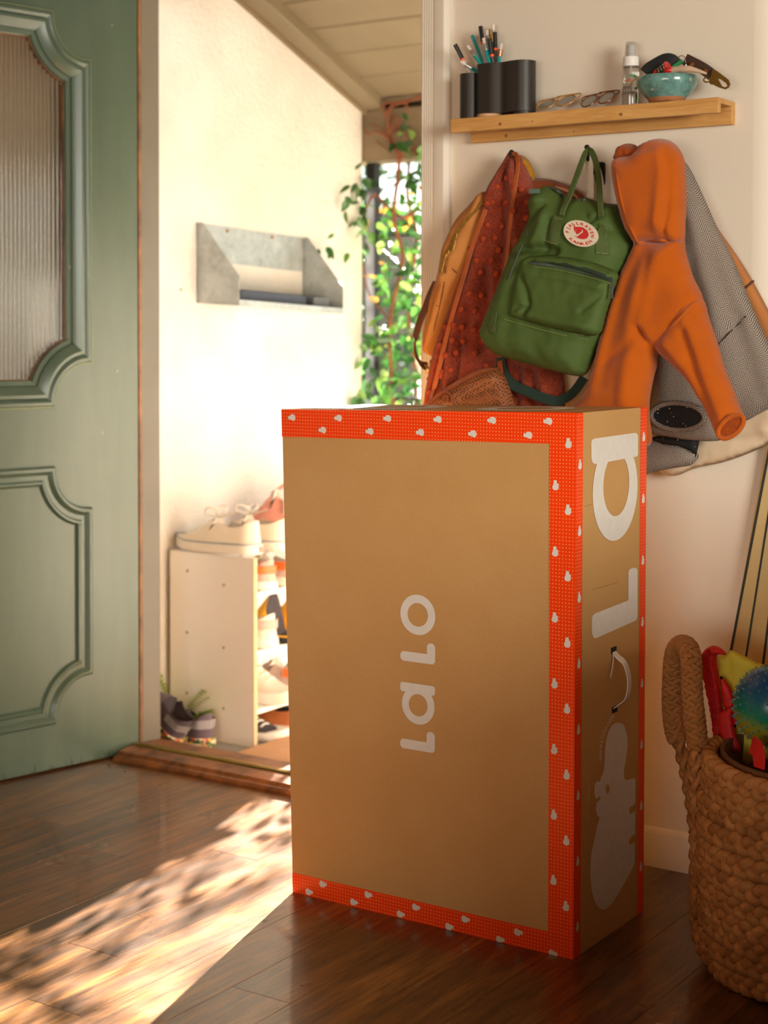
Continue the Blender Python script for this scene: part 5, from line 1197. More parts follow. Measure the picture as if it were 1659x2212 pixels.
wl = catmull([P(942, 608, 'y', 3.10), P(930, 634, 'y', 3.09), P(919, 664, 'y', 3.085), P(906, 698, 'y', 3.082), P(897, 735, 'y', 3.085), P(897, 762, 'y', 3.095), P(908, 784, 'y', 3.105), P(922, 792, 'y', 3.115)], 6)
MB().strap(wl, .024, .003, [Vector((-.5, -1, 0)) if i < 24 else Vector((-.9, -.5, .2)) for i in range(len(wl))]).build('webbing_strap', M['brown_web'], cb_)
MB().tube(catmull([P(918, 788, 'y', 3.105), P(926, 797, 'y', 3.102), P(922, 806, 'y', 3.105)], 4), .003, 7).build('strap_clip', M['zip_gold'], cb_)
relief('shoulder_tab', M['brown_suede'], cb_, [(944, 602), (952, 596), (946, 640), (936, 655), (930, 640)], 3.10, .008, .008, sp=.005)
# rust cardigan with bobbles
rc_ = thing('rust_cardigan', 'rust red bobble knit cardigan hanging by its collar beside the camel backpack', 'cardigan', (-1.75, 3.11, 1.3))
yr_ = 3.088; ra_, rb_ = 0., .10
_, fr = relief('cardigan_body', M['rust_knit'], rc_, [(1105, 326), (1118, 332), (1136, 350), (1150, 388), (1158, 430), (1160, 520), (1180, 700), (1215, 800), (1216, 900), (1150, 915), (1000, 915), (921, 905), (921, 862), (926, 826), (936, 775), (953, 720), (972, 672), (992, 608), (1010, 548), (1028, 488), (1046, 432), (1058, 402), (1080, 366), (1096, 338)], yr_, .034, .04, a=ra_, b=rb_,
       folds=[([(1108, 340), (1100, 420), (1098, 520), (1092, 600), (1080, 700)], -.014, .010), ([(1085, 370), (1065, 470), (1050, 560), (1035, 640)], .013, .013), ([(1120, 350), (1128, 430), (1130, 520)], .010, .010), ([(1058, 590), (1068, 660), (1055, 750)], -.012, .012), ([(1020, 620), (1005, 700), (990, 800), (985, 880)], .014, .014), ([(1010, 740), (1002, 800), (1000, 870)], -.016, .009), ([(970, 700), (950, 800), (940, 870)], .010, .010), ([(1135, 800), (1130, 880)], -.012, .008), ([(1165, 800), (1165, 890)], -.014, .008), ([(1190, 800), (1190, 890)], .008, .008)], sp=.006, back=.3, nz=.006, nf=20)
bob = bpy.data.meshes.new('bobble'); tmpo = MB().ball((0, 0, 0), .0074, 10, sc=(1, .8, 1)).build('tmp', M['bobble'], None, smooth=180); bob = tmpo.data; bpy.data.objects.remove(tmpo)
bobs = [(1073, 404), (1052, 440), (1063, 437), (1093, 438), (1095, 385), (1030, 488), (1053, 486), (1083, 490), (1043, 516), (1069, 514), (1017, 537), (1077, 540), (1029, 563), (1061, 562), (1037, 588), (1072, 590), (1013, 634), (1040, 637), (996, 668), (1026, 671), (962, 705), (979, 702), (998, 706), (1024, 711), (949, 745), (977, 734), (1001, 737), (1046, 735), (963, 767), (985, 762), (1027, 762), (935, 782), (955, 803), (973, 800), (1050, 790), (928, 819), (953, 812), (928, 848), (945, 866), (1005, 845), (1126, 410), (1137, 470), (1108, 455), (1115, 520), (1138, 437)]
for q in bobs:
    o = bpy.data.objects.new('bobble', bob); COL.objects.link(o); o.parent = rc_; o.location = onto(fr, *q, yr_, ra_, rb_, lift=.0035) - wloc(rc_)
pl_k = px_path(fr, [(1085, 366), (1074, 394), (1064, 420), (1052, 450)], yr_, ra_, rb_, .003)
MB().strap(pl_k, .014, .005, (0, -1, 0)).build('collar_band', M['rust_knit'], rc_)
# woven purse with long leather strap
pu = thing('woven_purse', 'brown perforated purse with a long thin leather strap in front of the cardigan', 'purse', (-1.82, 3.02, 1.0))
yp = 3.012; pb = .18
_, fp_ = relief('purse_body', M['crochet'], pu, [(922, 872), (942, 856), (962, 842), (983, 828), (1017, 809), (1045, 798), (1076, 796), (1088, 808), (1100, 836), (1111, 874), (1118, 930), (1060, 945), (940, 930), (916, 895)], yp, .026, .022, b=pb, z0=1.0,
       folds=[([(950, 880), (1010, 845), (1080, 815)], .008, .012), ([(1010, 860), (1060, 835), (1095, 825)], -.004, .008)], sp=.006, back=.7, nz=.002)
MB().tube(px_path(fp_, [(924, 871), (944, 857), (964, 843), (985, 829), (1018, 811), (1046, 801), (1076, 799)], yp, 0, pb, .002), .0048, 8).build('rim_piping', M['brown_suede'], pu)
p = onto(fp_, 964, 860, yp, 0, pb, .002); MB().lathe([(0, 0), (.0085, 0), (.008, .003), (.004, .0035), (.0035, .002), (0, .002)], 18).map(lambda v: p + Matrix.Rotation(PI / 2, 3, 'X') @ v).build('stud', M['brown_suede'], pu)
MB().tube(catmull([onto(fp_, 957, 846, yp, 0, pb, .005), onto(fp_, 968, 848, yp, 0, pb, .006), onto(fp_, 976, 858, yp, 0, pb, .005), onto(fp_, 975, 868, yp, 0, pb, .004)], 5), .003, 7).build('loop', M['brown_suede'], pu)
s1_ = px_path(fr, [(1049, 452), (1034, 492), (1018, 540), (1004, 588), (990, 636), (975, 690), (961, 742), (948, 798), (935, 850)], yr_, ra_, rb_, .009); s1_[-1] = onto(fp_, 930, 868, yp, 0, pb, .0)
MB().strap(s1_, .0110, .0034, (0, -1, 0)).build('strap', M['brown_strap'], pu)
s2_ = px_path(fr, [(1052, 445), (1075, 395), (1108, 334), (1119, 350), (1113, 400), (1105, 460), (1099, 520), (1094, 570), (1088, 640), (1085, 720)], yr_, ra_, rb_, .004)
MB().strap(s2_[10:], .0095, .0032, (0, -1, 0)).build('strap', M['brown_strap'], pu)
MB().strap(catmull([onto(fr, 1080, 740, yr_, ra_, rb_, .006), onto(fr, 1080, 780, yr_, ra_, rb_, .008), onto(fp_, 1082, 806, yp, 0, pb, .001)], 4), .012, .003, (0, -1, 0)).build('strap', M['brown_strap'], pu)

# cream tote straps on the hook
to_ = thing('cream_tote', 'cream cotton tote bag hanging behind the green backpack by its straps', 'bag', (-1.55, 3.12, 1.3))
relief('tote_body', M['cream_cloth'], to_, [(1215, 470), (1330, 470), (1345, 600), (1320, 780), (1280, 850), (1250, 905), (1214, 905), (1212, 800), (1195, 600)], 3.128, .016, .03, sp=.010, nz=.004)
MB().strap(catmull([P(1275, 480, 'y', 3.11), P(1275, 420, 'y', 3.108), P(1274, 370, 'y', 3.106), P(1271, 332, 'y', 3.103), P(1270, 327, 'y', 3.105)], 5), .0165, .002, (0, -1, 0)).build('strap', M['cream_strap'], to_)
MB().strap(catmull([P(1304, 480, 'y', 3.122), P(1302, 425, 'y', 3.12), P(1295, 375, 'y', 3.116), P(1280, 338, 'y', 3.11), P(1272, 327, 'y', 3.107)], 5), .012, .002, (-.2, -1, 0)).build('strap', M['cream_strap'], to_)

# green canvas backpack
gb = thing('green_backpack', 'green canvas backpack with a round red and white badge hanging by two handles', 'backpack', (-1.58, 3.02, 1.2))
y_g, g_b = 3.015, .18
_, fk = relief('bag_body', M['canvas_green'], gb, [(1152, 470), (1150, 446), (1156, 424), (1166, 412), (1186, 401), (1207, 408), (1224, 424), (1246, 430), (1266, 427), (1292, 436), (1318, 440), (1337, 443), (1345, 458), (1355, 482), (1367, 512), (1367, 548), (1354, 578), (1340, 605), (1325, 651), (1309, 720), (1294, 752), (1280, 782), (1266, 808), (1243, 812), (1194, 801), (1142, 787), (1100, 775), (1076, 766), (1058, 747), (1047, 725), (1050, 704), (1063, 670), (1078, 634), (1093, 597), (1112, 548), (1136, 505)], y_g, .066, .055, b=g_b,
       folds=[([(1160, 440), (1185, 430), (1205, 432)], .010, .012), ([(1150, 490), (1175, 470), (1200, 445)], -.012, .008), ([(1205, 470), (1195, 500), (1180, 530)], .006, .010), ([(1215, 480), (1212, 520), (1205, 545)], -.008, .007), ([(1270, 450), (1290, 470), (1296, 490)], -.012, .008), ([(1305, 480), (1330, 462), (1345, 456)], -.012, .006), ([(1312, 495), (1340, 500), (1355, 505)], -.010, .006), ([(1128, 548), (1160, 541), (1200, 540), (1230, 546)], -.016, .009), ([(1110, 560), (1102, 600), (1085, 660)], -.008, .005), ([(1096, 688), (1150, 706), (1210, 724), (1275, 740)], -.002, .006), ([(1060, 742), (1100, 760), (1150, 770), (1210, 785), (1270, 792)], -.003, .006), ([(1052, 720), (1075, 745), (1110, 768)], .006, .006)], sp=.0055, back=.25, nz=.006, nf=18)
# slanted front pocket
yq = y_g - .060
_, fq = relief('front_pocket', M['canvas_green'], gb, [(1127, 578), (1134, 560), (1146, 553), (1180, 550), (1212, 552), (1250, 558), (1282, 566), (1310, 577), (1334, 590), (1332, 608), (1322, 636), (1308, 680), (1294, 722), (1250, 722), (1200, 712), (1150, 698), (1106, 683), (1108, 660), (1114, 622)], yq, .024, .022, b=g_b,
       folds=[([(1140, 568), (1180, 570), (1230, 580), (1280, 594), (1322, 606)], -.014, .0045), ([(1134, 600), (1146, 630), (1152, 660), (1140, 680)], -.010, .007), ([(1112, 672), (1130, 664), (1148, 668)], -.009, .005), ([(1320, 620), (1296, 648), (1266, 672)], -.006, .005), ([(1150, 680), (1200, 690), (1270, 705)], .008, .014), ([(1150, 590), (1220, 600), (1310, 622)], .006, .008), ([(1170, 560), (1220, 562), (1280, 574)], .007, .006)], sp=.005, back=.8, nz=.0035, nf=24)
MB().strap(px_path(fq, [(1144, 569), (1172, 571), (1210, 577), (1250, 586), (1290, 597), (1325, 607)], yq, 0, g_b, .003), .006, .003, (0, -1, .2)).build('pocket_zip', M['zip_grey'], gb)
MB().strap(px_path(fq, [(1148, 566), (1180, 566), (1220, 570), (1260, 580), (1300, 594), (1322, 603)], yq, 0, g_b, .001), .007, .0022, (0, -1, .6)).build('zip_gap', M['green_dark'], gb)
p = onto(fq, 1322, 612, yq, 0, g_b, .005); MB().strap([p, p + Vector((0, -.002, -.03))], .006, .0025, (0, -1, 0)).build('zip_pull', M['zip_grey'], gb)
# handles
def handle(pts, name='handle'):
    W = []
    for q in pts:
        if len(q) == 3: W.append(P(q[0], q[1], 'y', q[2]))
        else: W.append(onto(fk, q[0], q[1], y_g, 0, g_b, .004))
    return MB().strap(catmull(W, 6), .0125, .0055, (0, -1, .15)).build(name, M['green_web'], gb)
handle([(1271, 324, 3.088), (1264, 332, 3.082), (1256, 352, 3.07), (1243, 388, 3.045), (1230, 424, 3.012), (1219, 448, 2.985), (1213, 466)])
handle([(1271, 324, 3.088), (1278, 328, 3.08), (1287, 350, 3.066), (1293, 385, 3.045), (1296, 430, 3.008), (1299, 470)])
def tab(pts, seamrow=True):
    poly = [onto(fk, q[0], q[1], y_g, 0, g_b, .0035) for q in pts]
    c = sum(poly, Vector()) / len(poly)
    mb = MB(); n_ = 5
    a_, b2, c_, d_ = poly
    g_ = [[(a_.lerp(b2, j_ / n_)).lerp(d_.lerp(c_, j_ / n_), i / 8) for j_ in range(n_ + 1)] for i in range(9)]
    vs = []
    for r_ in g_:
        for p_ in r_: vs.append(Vector((p_.x, fk(p_.x, p_.z) - .0028, p_.z)))
    k_ = n_ + 1
    fs = [(i * k_ + j_, i * k_ + j_ + 1, (i + 1) * k_ + j_ + 1, (i + 1) * k_ + j_) for i in range(8) for j_ in range(n_)]
    N_ = len(vs); vs2 = [v + Vector((0, .0028, 0)) for v in vs]
    edge = list(range(k_)) + [i * k_ + n_ for i in range(1, 9)] + [8 * k_ + j_ for j_ in range(n_ - 1, -1, -1)] + [i * k_ for i in range(7, 0, -1)]
    mb.add(vs + vs2, fs + [(edge[i], edge[(i + 1) % len(edge)], N_ + edge[(i + 1) % len(edge)], N_ + edge[i]) for i in range(len(edge))])
    mb.build('handle_tab', M['green_web'], gb)
tab([(1196, 466), (1219, 467), (1204, 529), (1178, 523)]); tab([(1292, 482), (1313, 490), (1315, 551), (1287, 548)])
M['stitch'] = plain('pale_stitching', rgb(148, 154, 100), .8)
def stitches(front, pts, y0, n_, name='stitching'):
    pp = px_path(front, pts, y0, 0, g_b, .0032); L = len(pp); mb = MB()
    for i in range(n_):
        t = (i + .2) / n_ * (L - 1); u = (i + .75) / n_ * (L - 1)
        f = lambda t_: pp[int(t_)].lerp(pp[min(int(t_) + 1, L - 1)], t_ - int(t_))
        mb.strap([f(t), f(u)], .0012, .0008, (0, -1, 0))
    o = mb.build(name, M['stitch'], gb, smooth=0); o['kind'] = 'stuff'
stitches(fq, [(1106, 690), (1150, 702), (1200, 714), (1262, 724)], yq, 34)
stitches(fk, [(1090, 690), (1140, 704), (1200, 720), (1270, 734)], y_g, 40); stitches(fk, [(1178, 520), (1192, 525), (1204, 529)], y_g, 7); stitches(fk, [(1288, 546), (1314, 548)], y_g, 7); stitches(fk, [(1197, 472), (1217, 474)], y_g, 6)
stitches(fq, [(1150, 575), (1210, 584), (1270, 598), (1320, 612)], yq, 40)
# side loop, body zip, shoulder strap
MB().strap(px_path(fk, [(1068, 675), (1066, 690), (1062, 706), (1070, 712)], y_g, 0, g_b, .004), .018, .003, (-.4, -1, 0)).build('side_loop', M['green_web'], gb)
MB().strap(px_path(fk, [(1142, 500), (1128, 530), (1112, 566), (1098, 604)], y_g, 0, g_b, .002), .006, .003, (-.7, -1, 0)).build('side_zip', M['zip_grey'], gb)
MB().strap(px_path(fk, [(1160, 420), (1180, 404), (1205, 412), (1226, 430), (1262, 432)], y_g, 0, g_b, .0015), .007, .003, (0, -.6, 1)).build('top_zip', M['zip_grey'], gb)
p = P(1153, 413, 'y', 2.99); MB().strap([p + Vector((.012, .005, 0)), p, p + Vector((-.010, -.002, 0))], .010, .0035, (0, -1, .2)).build('zip_pull', plain('grey_teal_pull', rgb(78, 104, 92), .6), gb)
MB().strap(catmull([P(1082, 772, 'y', 3.03), P(1086, 800, 'y', 3.03), P(1104, 828, 'y', 3.025), P(1140, 846, 'y', 3.02), P(1180, 862, 'y', 3.015), P(1208, 866, 'y', 3.02), P(1238, 848, 'y', 3.03), P(1262, 815, 'y', 3.04)], 6), .022, .0035, (.0, -1, .45)).build('shoulder_strap', M['green_dark'], gb)
# badge
M['badge'] = plain('cream_badge', rgb(226, 214, 192), .7, var=.03); M['badge_red'] = plain('badge_red', rgb(206, 44, 44), .6, var=.04)
bc = (1254, 504); ux = ((1.0, .075), (36.5, 0)); 
def BP(u, v, lift):
    'unit disc (u right, v up) -> point on the bag'
    px = 1254 + 36 * u + 2.5 * v * -1; py = 504.5 + 4.5 * u - 28.5 * v
    return PL(px, py, bpl[0], 0, bpl[1], bc3.x, bc3.z) + Vector((0, -lift, 0))
bc3 = onto(fk, *bc, y_g, 0, g_b, .002)
up_ = onto(fk, 1252, 482, y_g, 0, g_b, 0); dn_ = onto(fk, 1256, 528, y_g, 0, g_b, 0)
bpl = (min(bc3.y, (up_.y + dn_.y) / 2) - .0045, (up_.y - dn_.y) / (up_.z - dn_.z))
dk = MB(); n_ = 44
ring_ = [(math.cos(2 * PI * i / n_), math.sin(2 * PI * i / n_)) for i in range(n_)]
dk.add([BP(u, v, .0015) for u, v in ring_] + [BP(u, v, -.006) for u, v in ring_], [list(range(n_)), list(range(n_, 2 * n_))[::-1]] + [(i, (i + 1) % n_, n_ + (i + 1) % n_, n_ + i) for i in range(n_)])
bd = dk.build('badge', M['badge'], gb, smooth=20)
lm = MB()
def badge_text(text, r, a0, a1, size, flip):
    gl_ = glyphs(text, size, .008); nL = len(gl_)
    for i, (vs, fs, ad) in enumerate(gl_):
        a = a0 + (a1 - a0) * i / (nL - 1)
        W = []
        for v in vs:
            x_, y_ = v.x - ad / 2, v.y
            if not flip: rr = r + y_; t = a - x_ / r
            else: rr = r + size * .72 - y_; t = a + x_ / r
            W.append(BP(rr * math.cos(t), rr * math.sin(t), .0021))
        lm.add(W, fs)
badge_text('FJALLRAVEN', .655, PI * 1.0 - .02, -.12, .29, False)
badge_text('KANKEN', .66, PI * 1.24, PI * 1.76, .29, True)
lm.build('badge_lettering', M['badge_red'], bd, smooth=0, recalc=False)
zx = lambda x_, y_: ((x_ - 815) / 545, -(y_ - 665) / 435)
foxo = [(630, 400), (665, 445), (690, 462), (760, 450), (850, 440), (930, 450), (1010, 490), (1070, 550), (1100, 640), (1085, 720), (1040, 785), (960, 830), (870, 848), (780, 838), (700, 810), (620, 760), (690, 775), (735, 770), (775, 725), (820, 680), (890, 640), (920, 590), (915, 540), (895, 510), (885, 545), (875, 590), (820, 640), (770, 670), (740, 700), (712, 715), (685, 660), (640, 610), (622, 560), (630, 480)]
fx = [Vector(zx(*q)) for q in foxo]; n_ = len(fx); r_ = delaunay_2d_cdt(fx, [(i, (i + 1) % n_) for i in range(n_)], [], 1, 1e-7)
fo_ = MB(); fo_.add([BP(v.x, v.y, .0021) for v in r_[0]], [list(t) for t in r_[2]])
fo_.build('badge_emblem', M['badge_red'], bd, smooth=0, recalc=False)
MB().add([BP(*zx(682 + 14 * math.cos(i), 590 + 12 * math.sin(i)), .0026) for i in np.linspace(0, 5.5, 8)], [list(range(8))]).build('emblem_eye', M['badge'], bd, smooth=0, recalc=False)

# orange hooded jacket
oh = thing('orange_hoodie', 'orange boiled wool hooded jacket hanging by its hood', 'jacket', (-1.42, 3.0, 1.2))
yo, ob = 3.018, .12
_, fo1 = relief('jacket_body', M['orange_wool'], oh, [(1376, 522), (1400, 518), (1430, 517), (1475, 515), (1482, 545), (1497, 596), (1520, 650), (1500, 700), (1450, 745), (1424, 764), (1420, 790), (1413, 814), (1404, 862), (1404, 905), (1408, 955), (1380, 965), (1300, 960), (1236, 945), (1228, 900), (1248, 868), (1268, 850), (1278, 820), (1292, 760), (1305, 710), (1317, 664), (1331, 624), (1346, 585), (1368, 540)], yo, .045, .05, b=ob,
       folds=[([(1400, 545), (1370, 620), (1340, 720), (1315, 830)], -.006, .016), ([(1440, 550), (1400, 640), (1385, 740), (1370, 860)], .012, .022), ([(1398, 715), (1380, 745), (1340, 770), (1305, 790)], -.008, .012), ([(1396, 712), (1410, 735), (1426, 762)], -.016, .006), ([(1420, 560), (1410, 620), (1390, 700)], -.006, .010), ([(1350, 600), (1325, 700), (1300, 800)], .008, .014)], sp=.0065, back=.4, nz=.005, nf=10)
ys_, sb_2, sz_ = yo + .012, .20, 1.27
_, fo2 = relief('sleeve', M['orange_wool'], oh, [(1462, 660), (1488, 640), (1519, 646), (1533, 690), (1546, 728), (1556, 760), (1564, 788), (1574, 815), (1582, 833), (1592, 860), (1603, 888), (1608, 905), (1600, 925), (1578, 944), (1556, 950), (1550, 946), (1540, 920), (1529, 895), (1508, 858), (1484, 822), (1452, 790), (1428, 768), (1417, 747), (1436, 710)], ys_, .042, .05, b=sb_2, z0=sz_,
       folds=[([(1490, 720), (1510, 780), (1530, 850), (1545, 905)], -.010, .010), ([(1500, 690), (1530, 760), (1560, 840), (1580, 890)], .008, .014), ([(1450, 740), (1480, 790), (1515, 850)], .008, .012)], sp=.0065, back=.35, nz=.004, nf=12)
MB().tube(px_path(fo2, [(1418, 746), (1430, 728), (1450, 706), (1472, 684), (1490, 664), (1506, 652), (1518, 650)], ys_, 0, sb_2, .0), .0035, 7).build('shoulder_seam', M['orange_wool'], oh)
# cuff: a rolled rim round a dark opening
cy_ = ys_ - .043; cu = ellipse_px(1579, 922, 33, 18, -.72, 32)
R1 = [PL(q[0], q[1], cy_, 0, sb_2, z0=sz_) for q in cu]; R2 = [PL(q[0] - 2, q[1] - 2, cy_ - .001, 0, sb_2, z0=sz_) for q in ellipse_px(1579, 922, 24, 12, -.72, 32)]
MB().tube(R1 + [R1[0]], .0046, 8).build('cuff_rim', M['orange_wool'], oh)
MB().add(R1 + R2 + [sum(R2, Vector()) / 32 + Vector((0, .001, 0))], [(i, (i + 1) % 32, 32 + (i + 1) % 32, 32 + i) for i in range(32)] + [(32 + i, 32 + (i + 1) % 32, 64) for i in range(32)]).build('cuff_lining', M['orange_in'], oh, smooth=60)
# hood
yh = yo - .012
_, fo3 = relief('hood', M['orange_wool'], oh, [(1331, 345), (1345, 338), (1370, 333), (1385, 320), (1398, 306), (1420, 300), (1445, 303), (1463, 316), (1477, 340), (1481, 370), (1483, 429), (1481, 485), (1477, 522), (1452, 525), (1428, 522), (1400, 524), (1377, 529), (1366, 514), (1355, 496), (1341, 450), (1331, 405), (1326, 368)], yh, .055, .05, b=ob,
       folds=[([(1444, 306), (1452, 350), (1450, 420), (1440, 500)], .008, .012), ([(1452, 320), (1462, 380), (1458, 450), (1448, 510)], -.016, .007), ([(1340, 345), (1375, 345), (1400, 335)], .006, .010), ([(1400, 330), (1425, 318), (1438, 312)], -.008, .008), ([(1375, 520), (1400, 500), (1430, 505), (1470, 515)], -.006, .010), ([(1350, 400), (1365, 470), (1378, 510)], .006, .012)], sp=.006, back=.35, nz=.004, nf=12)
relief('hood_lining', M['orange_in'], oh, [(1330, 350), (1334, 326), (1342, 314), (1356, 310), (1370, 312), (1380, 317), (1394, 308), (1415, 302), (1420, 322), (1395, 340), (1365, 346)], yh + .01, .030, .018, b=ob, sp=.005, back=.3, nz=.006, nf=60)
MB().tube(px_path(fo3, [(1333, 350), (1334, 385), (1341, 425), (1352, 465), (1366, 500), (1377, 522)], yh, 0, ob, .0), .0028, 7).build('hood_edge_seam', M['orange_wool'], oh)
MB().tube(px_path(fo3, [(1378, 526), (1400, 521), (1428, 519), (1455, 522), (1475, 519)], yh, 0, ob, .0), .0032, 7).build('neck_seam', M['orange_wool'], oh)
relief('front_edge', M['orange_in'], oh, [(1369, 535), (1377, 528), (1382, 540), (1366, 562), (1360, 566)], yo + .006, .012, .008, b=ob, sp=.005)

# ------------------------------------------------------------------ water-hyacinth basket and what is in it
def straw():
    k = N('braided_straw'); oi = k.n('ObjectInfo'); co = k.co(scale=(1, 1, 1)); f = k.noise(co, 24, 4, .6); g = k.noise(k.co(scale=(160, 160, 30)), 3, 3)
    col = k.ramp(f, [(.28, rgb(168, 108, 54)), (.55, rgb(206, 143, 82)), (.8, rgb(226, 170, 108))])
    col = k.mix(.4, col, k.ramp(g, [(.35, (.55, .45, .35, 1)), (.6, (1, 1, 1, 1))]), 'MULTIPLY')
    col = k.mix(1., col, k.ramp(oi.outputs['Random'], [(0, (.78, .76, .72, 1)), (1, (1, 1, 1, 1))]), 'MULTIPLY')
    k.bump(g, .5, .003); return k.fin(col, .6, 0, .35)
M['straw'] = straw()
BC = Vector((-.918, 2.825, 0)); BR = .232; BHT = .385
bk = thing('woven_basket', 'large round basket braided from brown water hyacinth with arched handles', 'basket', BC)
def brad(z): return BR * (.93 + .085 * math.sin(PI * min(1, (z + .05) / .5)) - (.05 * max(0, .05 - z) / .05))
RH = .0345
def braid(path, up_, out_, wid, dep, rad, pitch, nm='strand', par=None, flat=.62):
    'three strands plaited along a path; up_/out_ are frame vectors per point'
    L = [0.]
    for i in range(1, len(path)): L.append(L[-1] + (path[i] - path[i - 1]).length)
    for s in range(3):
        P_, N_ = [], []
        for i, p in enumerate(path):
            t = 2 * PI * L[i] / pitch + s * 2 * PI / 3
            P_.append(p + up_[i] * wid * math.sin(t) + out_[i] * dep * math.sin(2 * t)); N_.append(out_[i])
        k = 8; pr = [(rad * math.cos(2 * PI * j_ / k), rad * flat * math.sin(2 * PI * j_ / k)) for j_ in range(k)]
        MB().sweep(P_, pr, N_).build(nm, M['straw'], par or bk, smooth=180)
# liner: the closed woven wall that the braids form, plus a floor
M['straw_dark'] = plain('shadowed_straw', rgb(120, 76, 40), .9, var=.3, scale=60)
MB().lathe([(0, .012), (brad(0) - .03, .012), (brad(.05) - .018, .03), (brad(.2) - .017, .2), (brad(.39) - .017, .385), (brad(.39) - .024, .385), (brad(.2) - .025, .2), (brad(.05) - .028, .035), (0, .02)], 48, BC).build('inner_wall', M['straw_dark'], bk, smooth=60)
zr = .020; row = 0
while zr < BHT:
    n_ = 190; path = []; up_ = []; out_ = []; R_ = brad(zr)
    for i in range(n_ + 1):
        a = 2 * PI * i / n_ + row * .37; wob = .004 * math.sin(3 * a + row)
        o_ = Vector((math.cos(a), math.sin(a), 0)); path.append(BC + o_ * (R_ + .0015 * math.sin(5 * a + row * 2)) + Vector((0, 0, zr + wob))); up_.append(Vector((0, 0, 1))); out_.append(o_)
    braid(path, up_, out_, .0112, .0088, .0108, 2 * PI * R_ / 17, flat=.72)
    zr += RH; row += 1
# vertical plait carrying the handle, and the arched handle itself
def out_at(p): return (p - BC - Vector((0, 0, p.z))).normalized()
hp = [P(1560, 2095, 'y', 2.655), P(1522, 2055, 'y', 2.70), P(1506, 2005, 'y', 2.735), P(1504, 1950, 'y', 2.74), P(1503, 1850, 'y', 2.74), P(1503, 1750, 'y', 2.74), P(1502, 1650, 'y', 2.74), P(1500, 1590, 'y', 2.74)]
hp = catmull(hp, 12); og = [Vector((-.75, -.66, 0)) for p in hp]; tn = [(hp[min(i + 1, len(hp) - 1)] - hp[max(i - 1, 0)]).normalized() for i in range(len(hp))]
braid(hp, [t.cross(o).normalized() for t, o in zip(tn, og)], og, .0085, .006, .0105, .085, 'handle_strand')
hq = [P(1502, 1800, 'y', 2.83), P(1492, 1720, 'y', 2.84), P(1478, 1650, 'y', 2.85), P(1463, 1590, 'y', 2.855), P(1457, 1560, 'y', 2.855)]
hq = catmull(hq, 12); og = [Vector((-.75, -.66, 0)) for p in hq]; tn = [(hq[min(i + 1, len(hq) - 1)] - hq[max(i - 1, 0)]).normalized() for i in range(len(hq))]
braid(hq, [t.cross(o).normalized() for t, o in zip(tn, og)], og, .0085, .006, .0105, .085, 'handle_strand')
# wrapped arch: overlapping chevron lashings
ap = catmull([P(1507, 1610, 'y', 2.742), P(1502, 1560, 'y', 2.742), P(1496, 1510, 'y', 2.744), P(1494, 1460, 'y', 2.748), P(1493, 1425, 'y', 2.756), P(1487, 1402, 'y', 2.775), P(1475, 1394, 'y', 2.80), P(1463, 1402, 'y', 2.828), P(1456, 1425, 'y', 2.845), P(1453, 1470, 'y', 2.853), P(1452, 1520, 'y', 2.856), P(1456, 1570, 'y', 2.857), P(1466, 1605, 'y', 2.855)], 14)
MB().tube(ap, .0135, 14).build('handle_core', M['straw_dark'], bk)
lash = MB().ball((0, 0, 0), 1., 12).build('tmp', M['straw'], None, smooth=180); lash_me = lash.data; bpy.data.objects.remove(lash)
nA = len(ap); Ls = [0.]
for i in range(1, nA): Ls.append(Ls[-1] + (ap[i] - ap[i - 1]).length)
st_ = .0098; kk = 0; bw_ = wloc(bk)
while kk * st_ < Ls[-1] - .002:
    l_ = kk * st_; i = max(1, next(j_ for j_ in range(nA) if Ls[j_] >= l_)); p = ap[i - 1].lerp(ap[i], (l_ - Ls[i - 1]) / max(Ls[i] - Ls[i - 1], 1e-6))
    t = (ap[min(i + 1, nA - 1)] - ap[max(i - 2, 0)]).normalized(); o_ = Vector((-.35, -.94, 0)); o_ = (o_ - t * o_.dot(t)).normalized(); s_ = t.cross(o_)
    for q in range(5):
        a = 2 * PI * (q + .5 * (kk % 2)) / 5 + .3; rd = o_ * math.cos(a) + s_ * math.sin(a); tg = t.cross(rd)
        sg = 1 if kk % 2 else -1; ax = (tg + t * .5 * sg).normalized(); ay = rd.cross(ax).normalized()
        ob = bpy.data.objects.new('lashing', lash_me); COL.objects.link(ob); ob.parent = bk
        mm = Matrix((ax * .0150, ay * .0064 * rng.uniform(.85, 1.1), rd * .0062)).transposed().to_4x4(); mm.translation = p + rd * .0135 - bw_
        ob.matrix_local = mm
    kk += 1
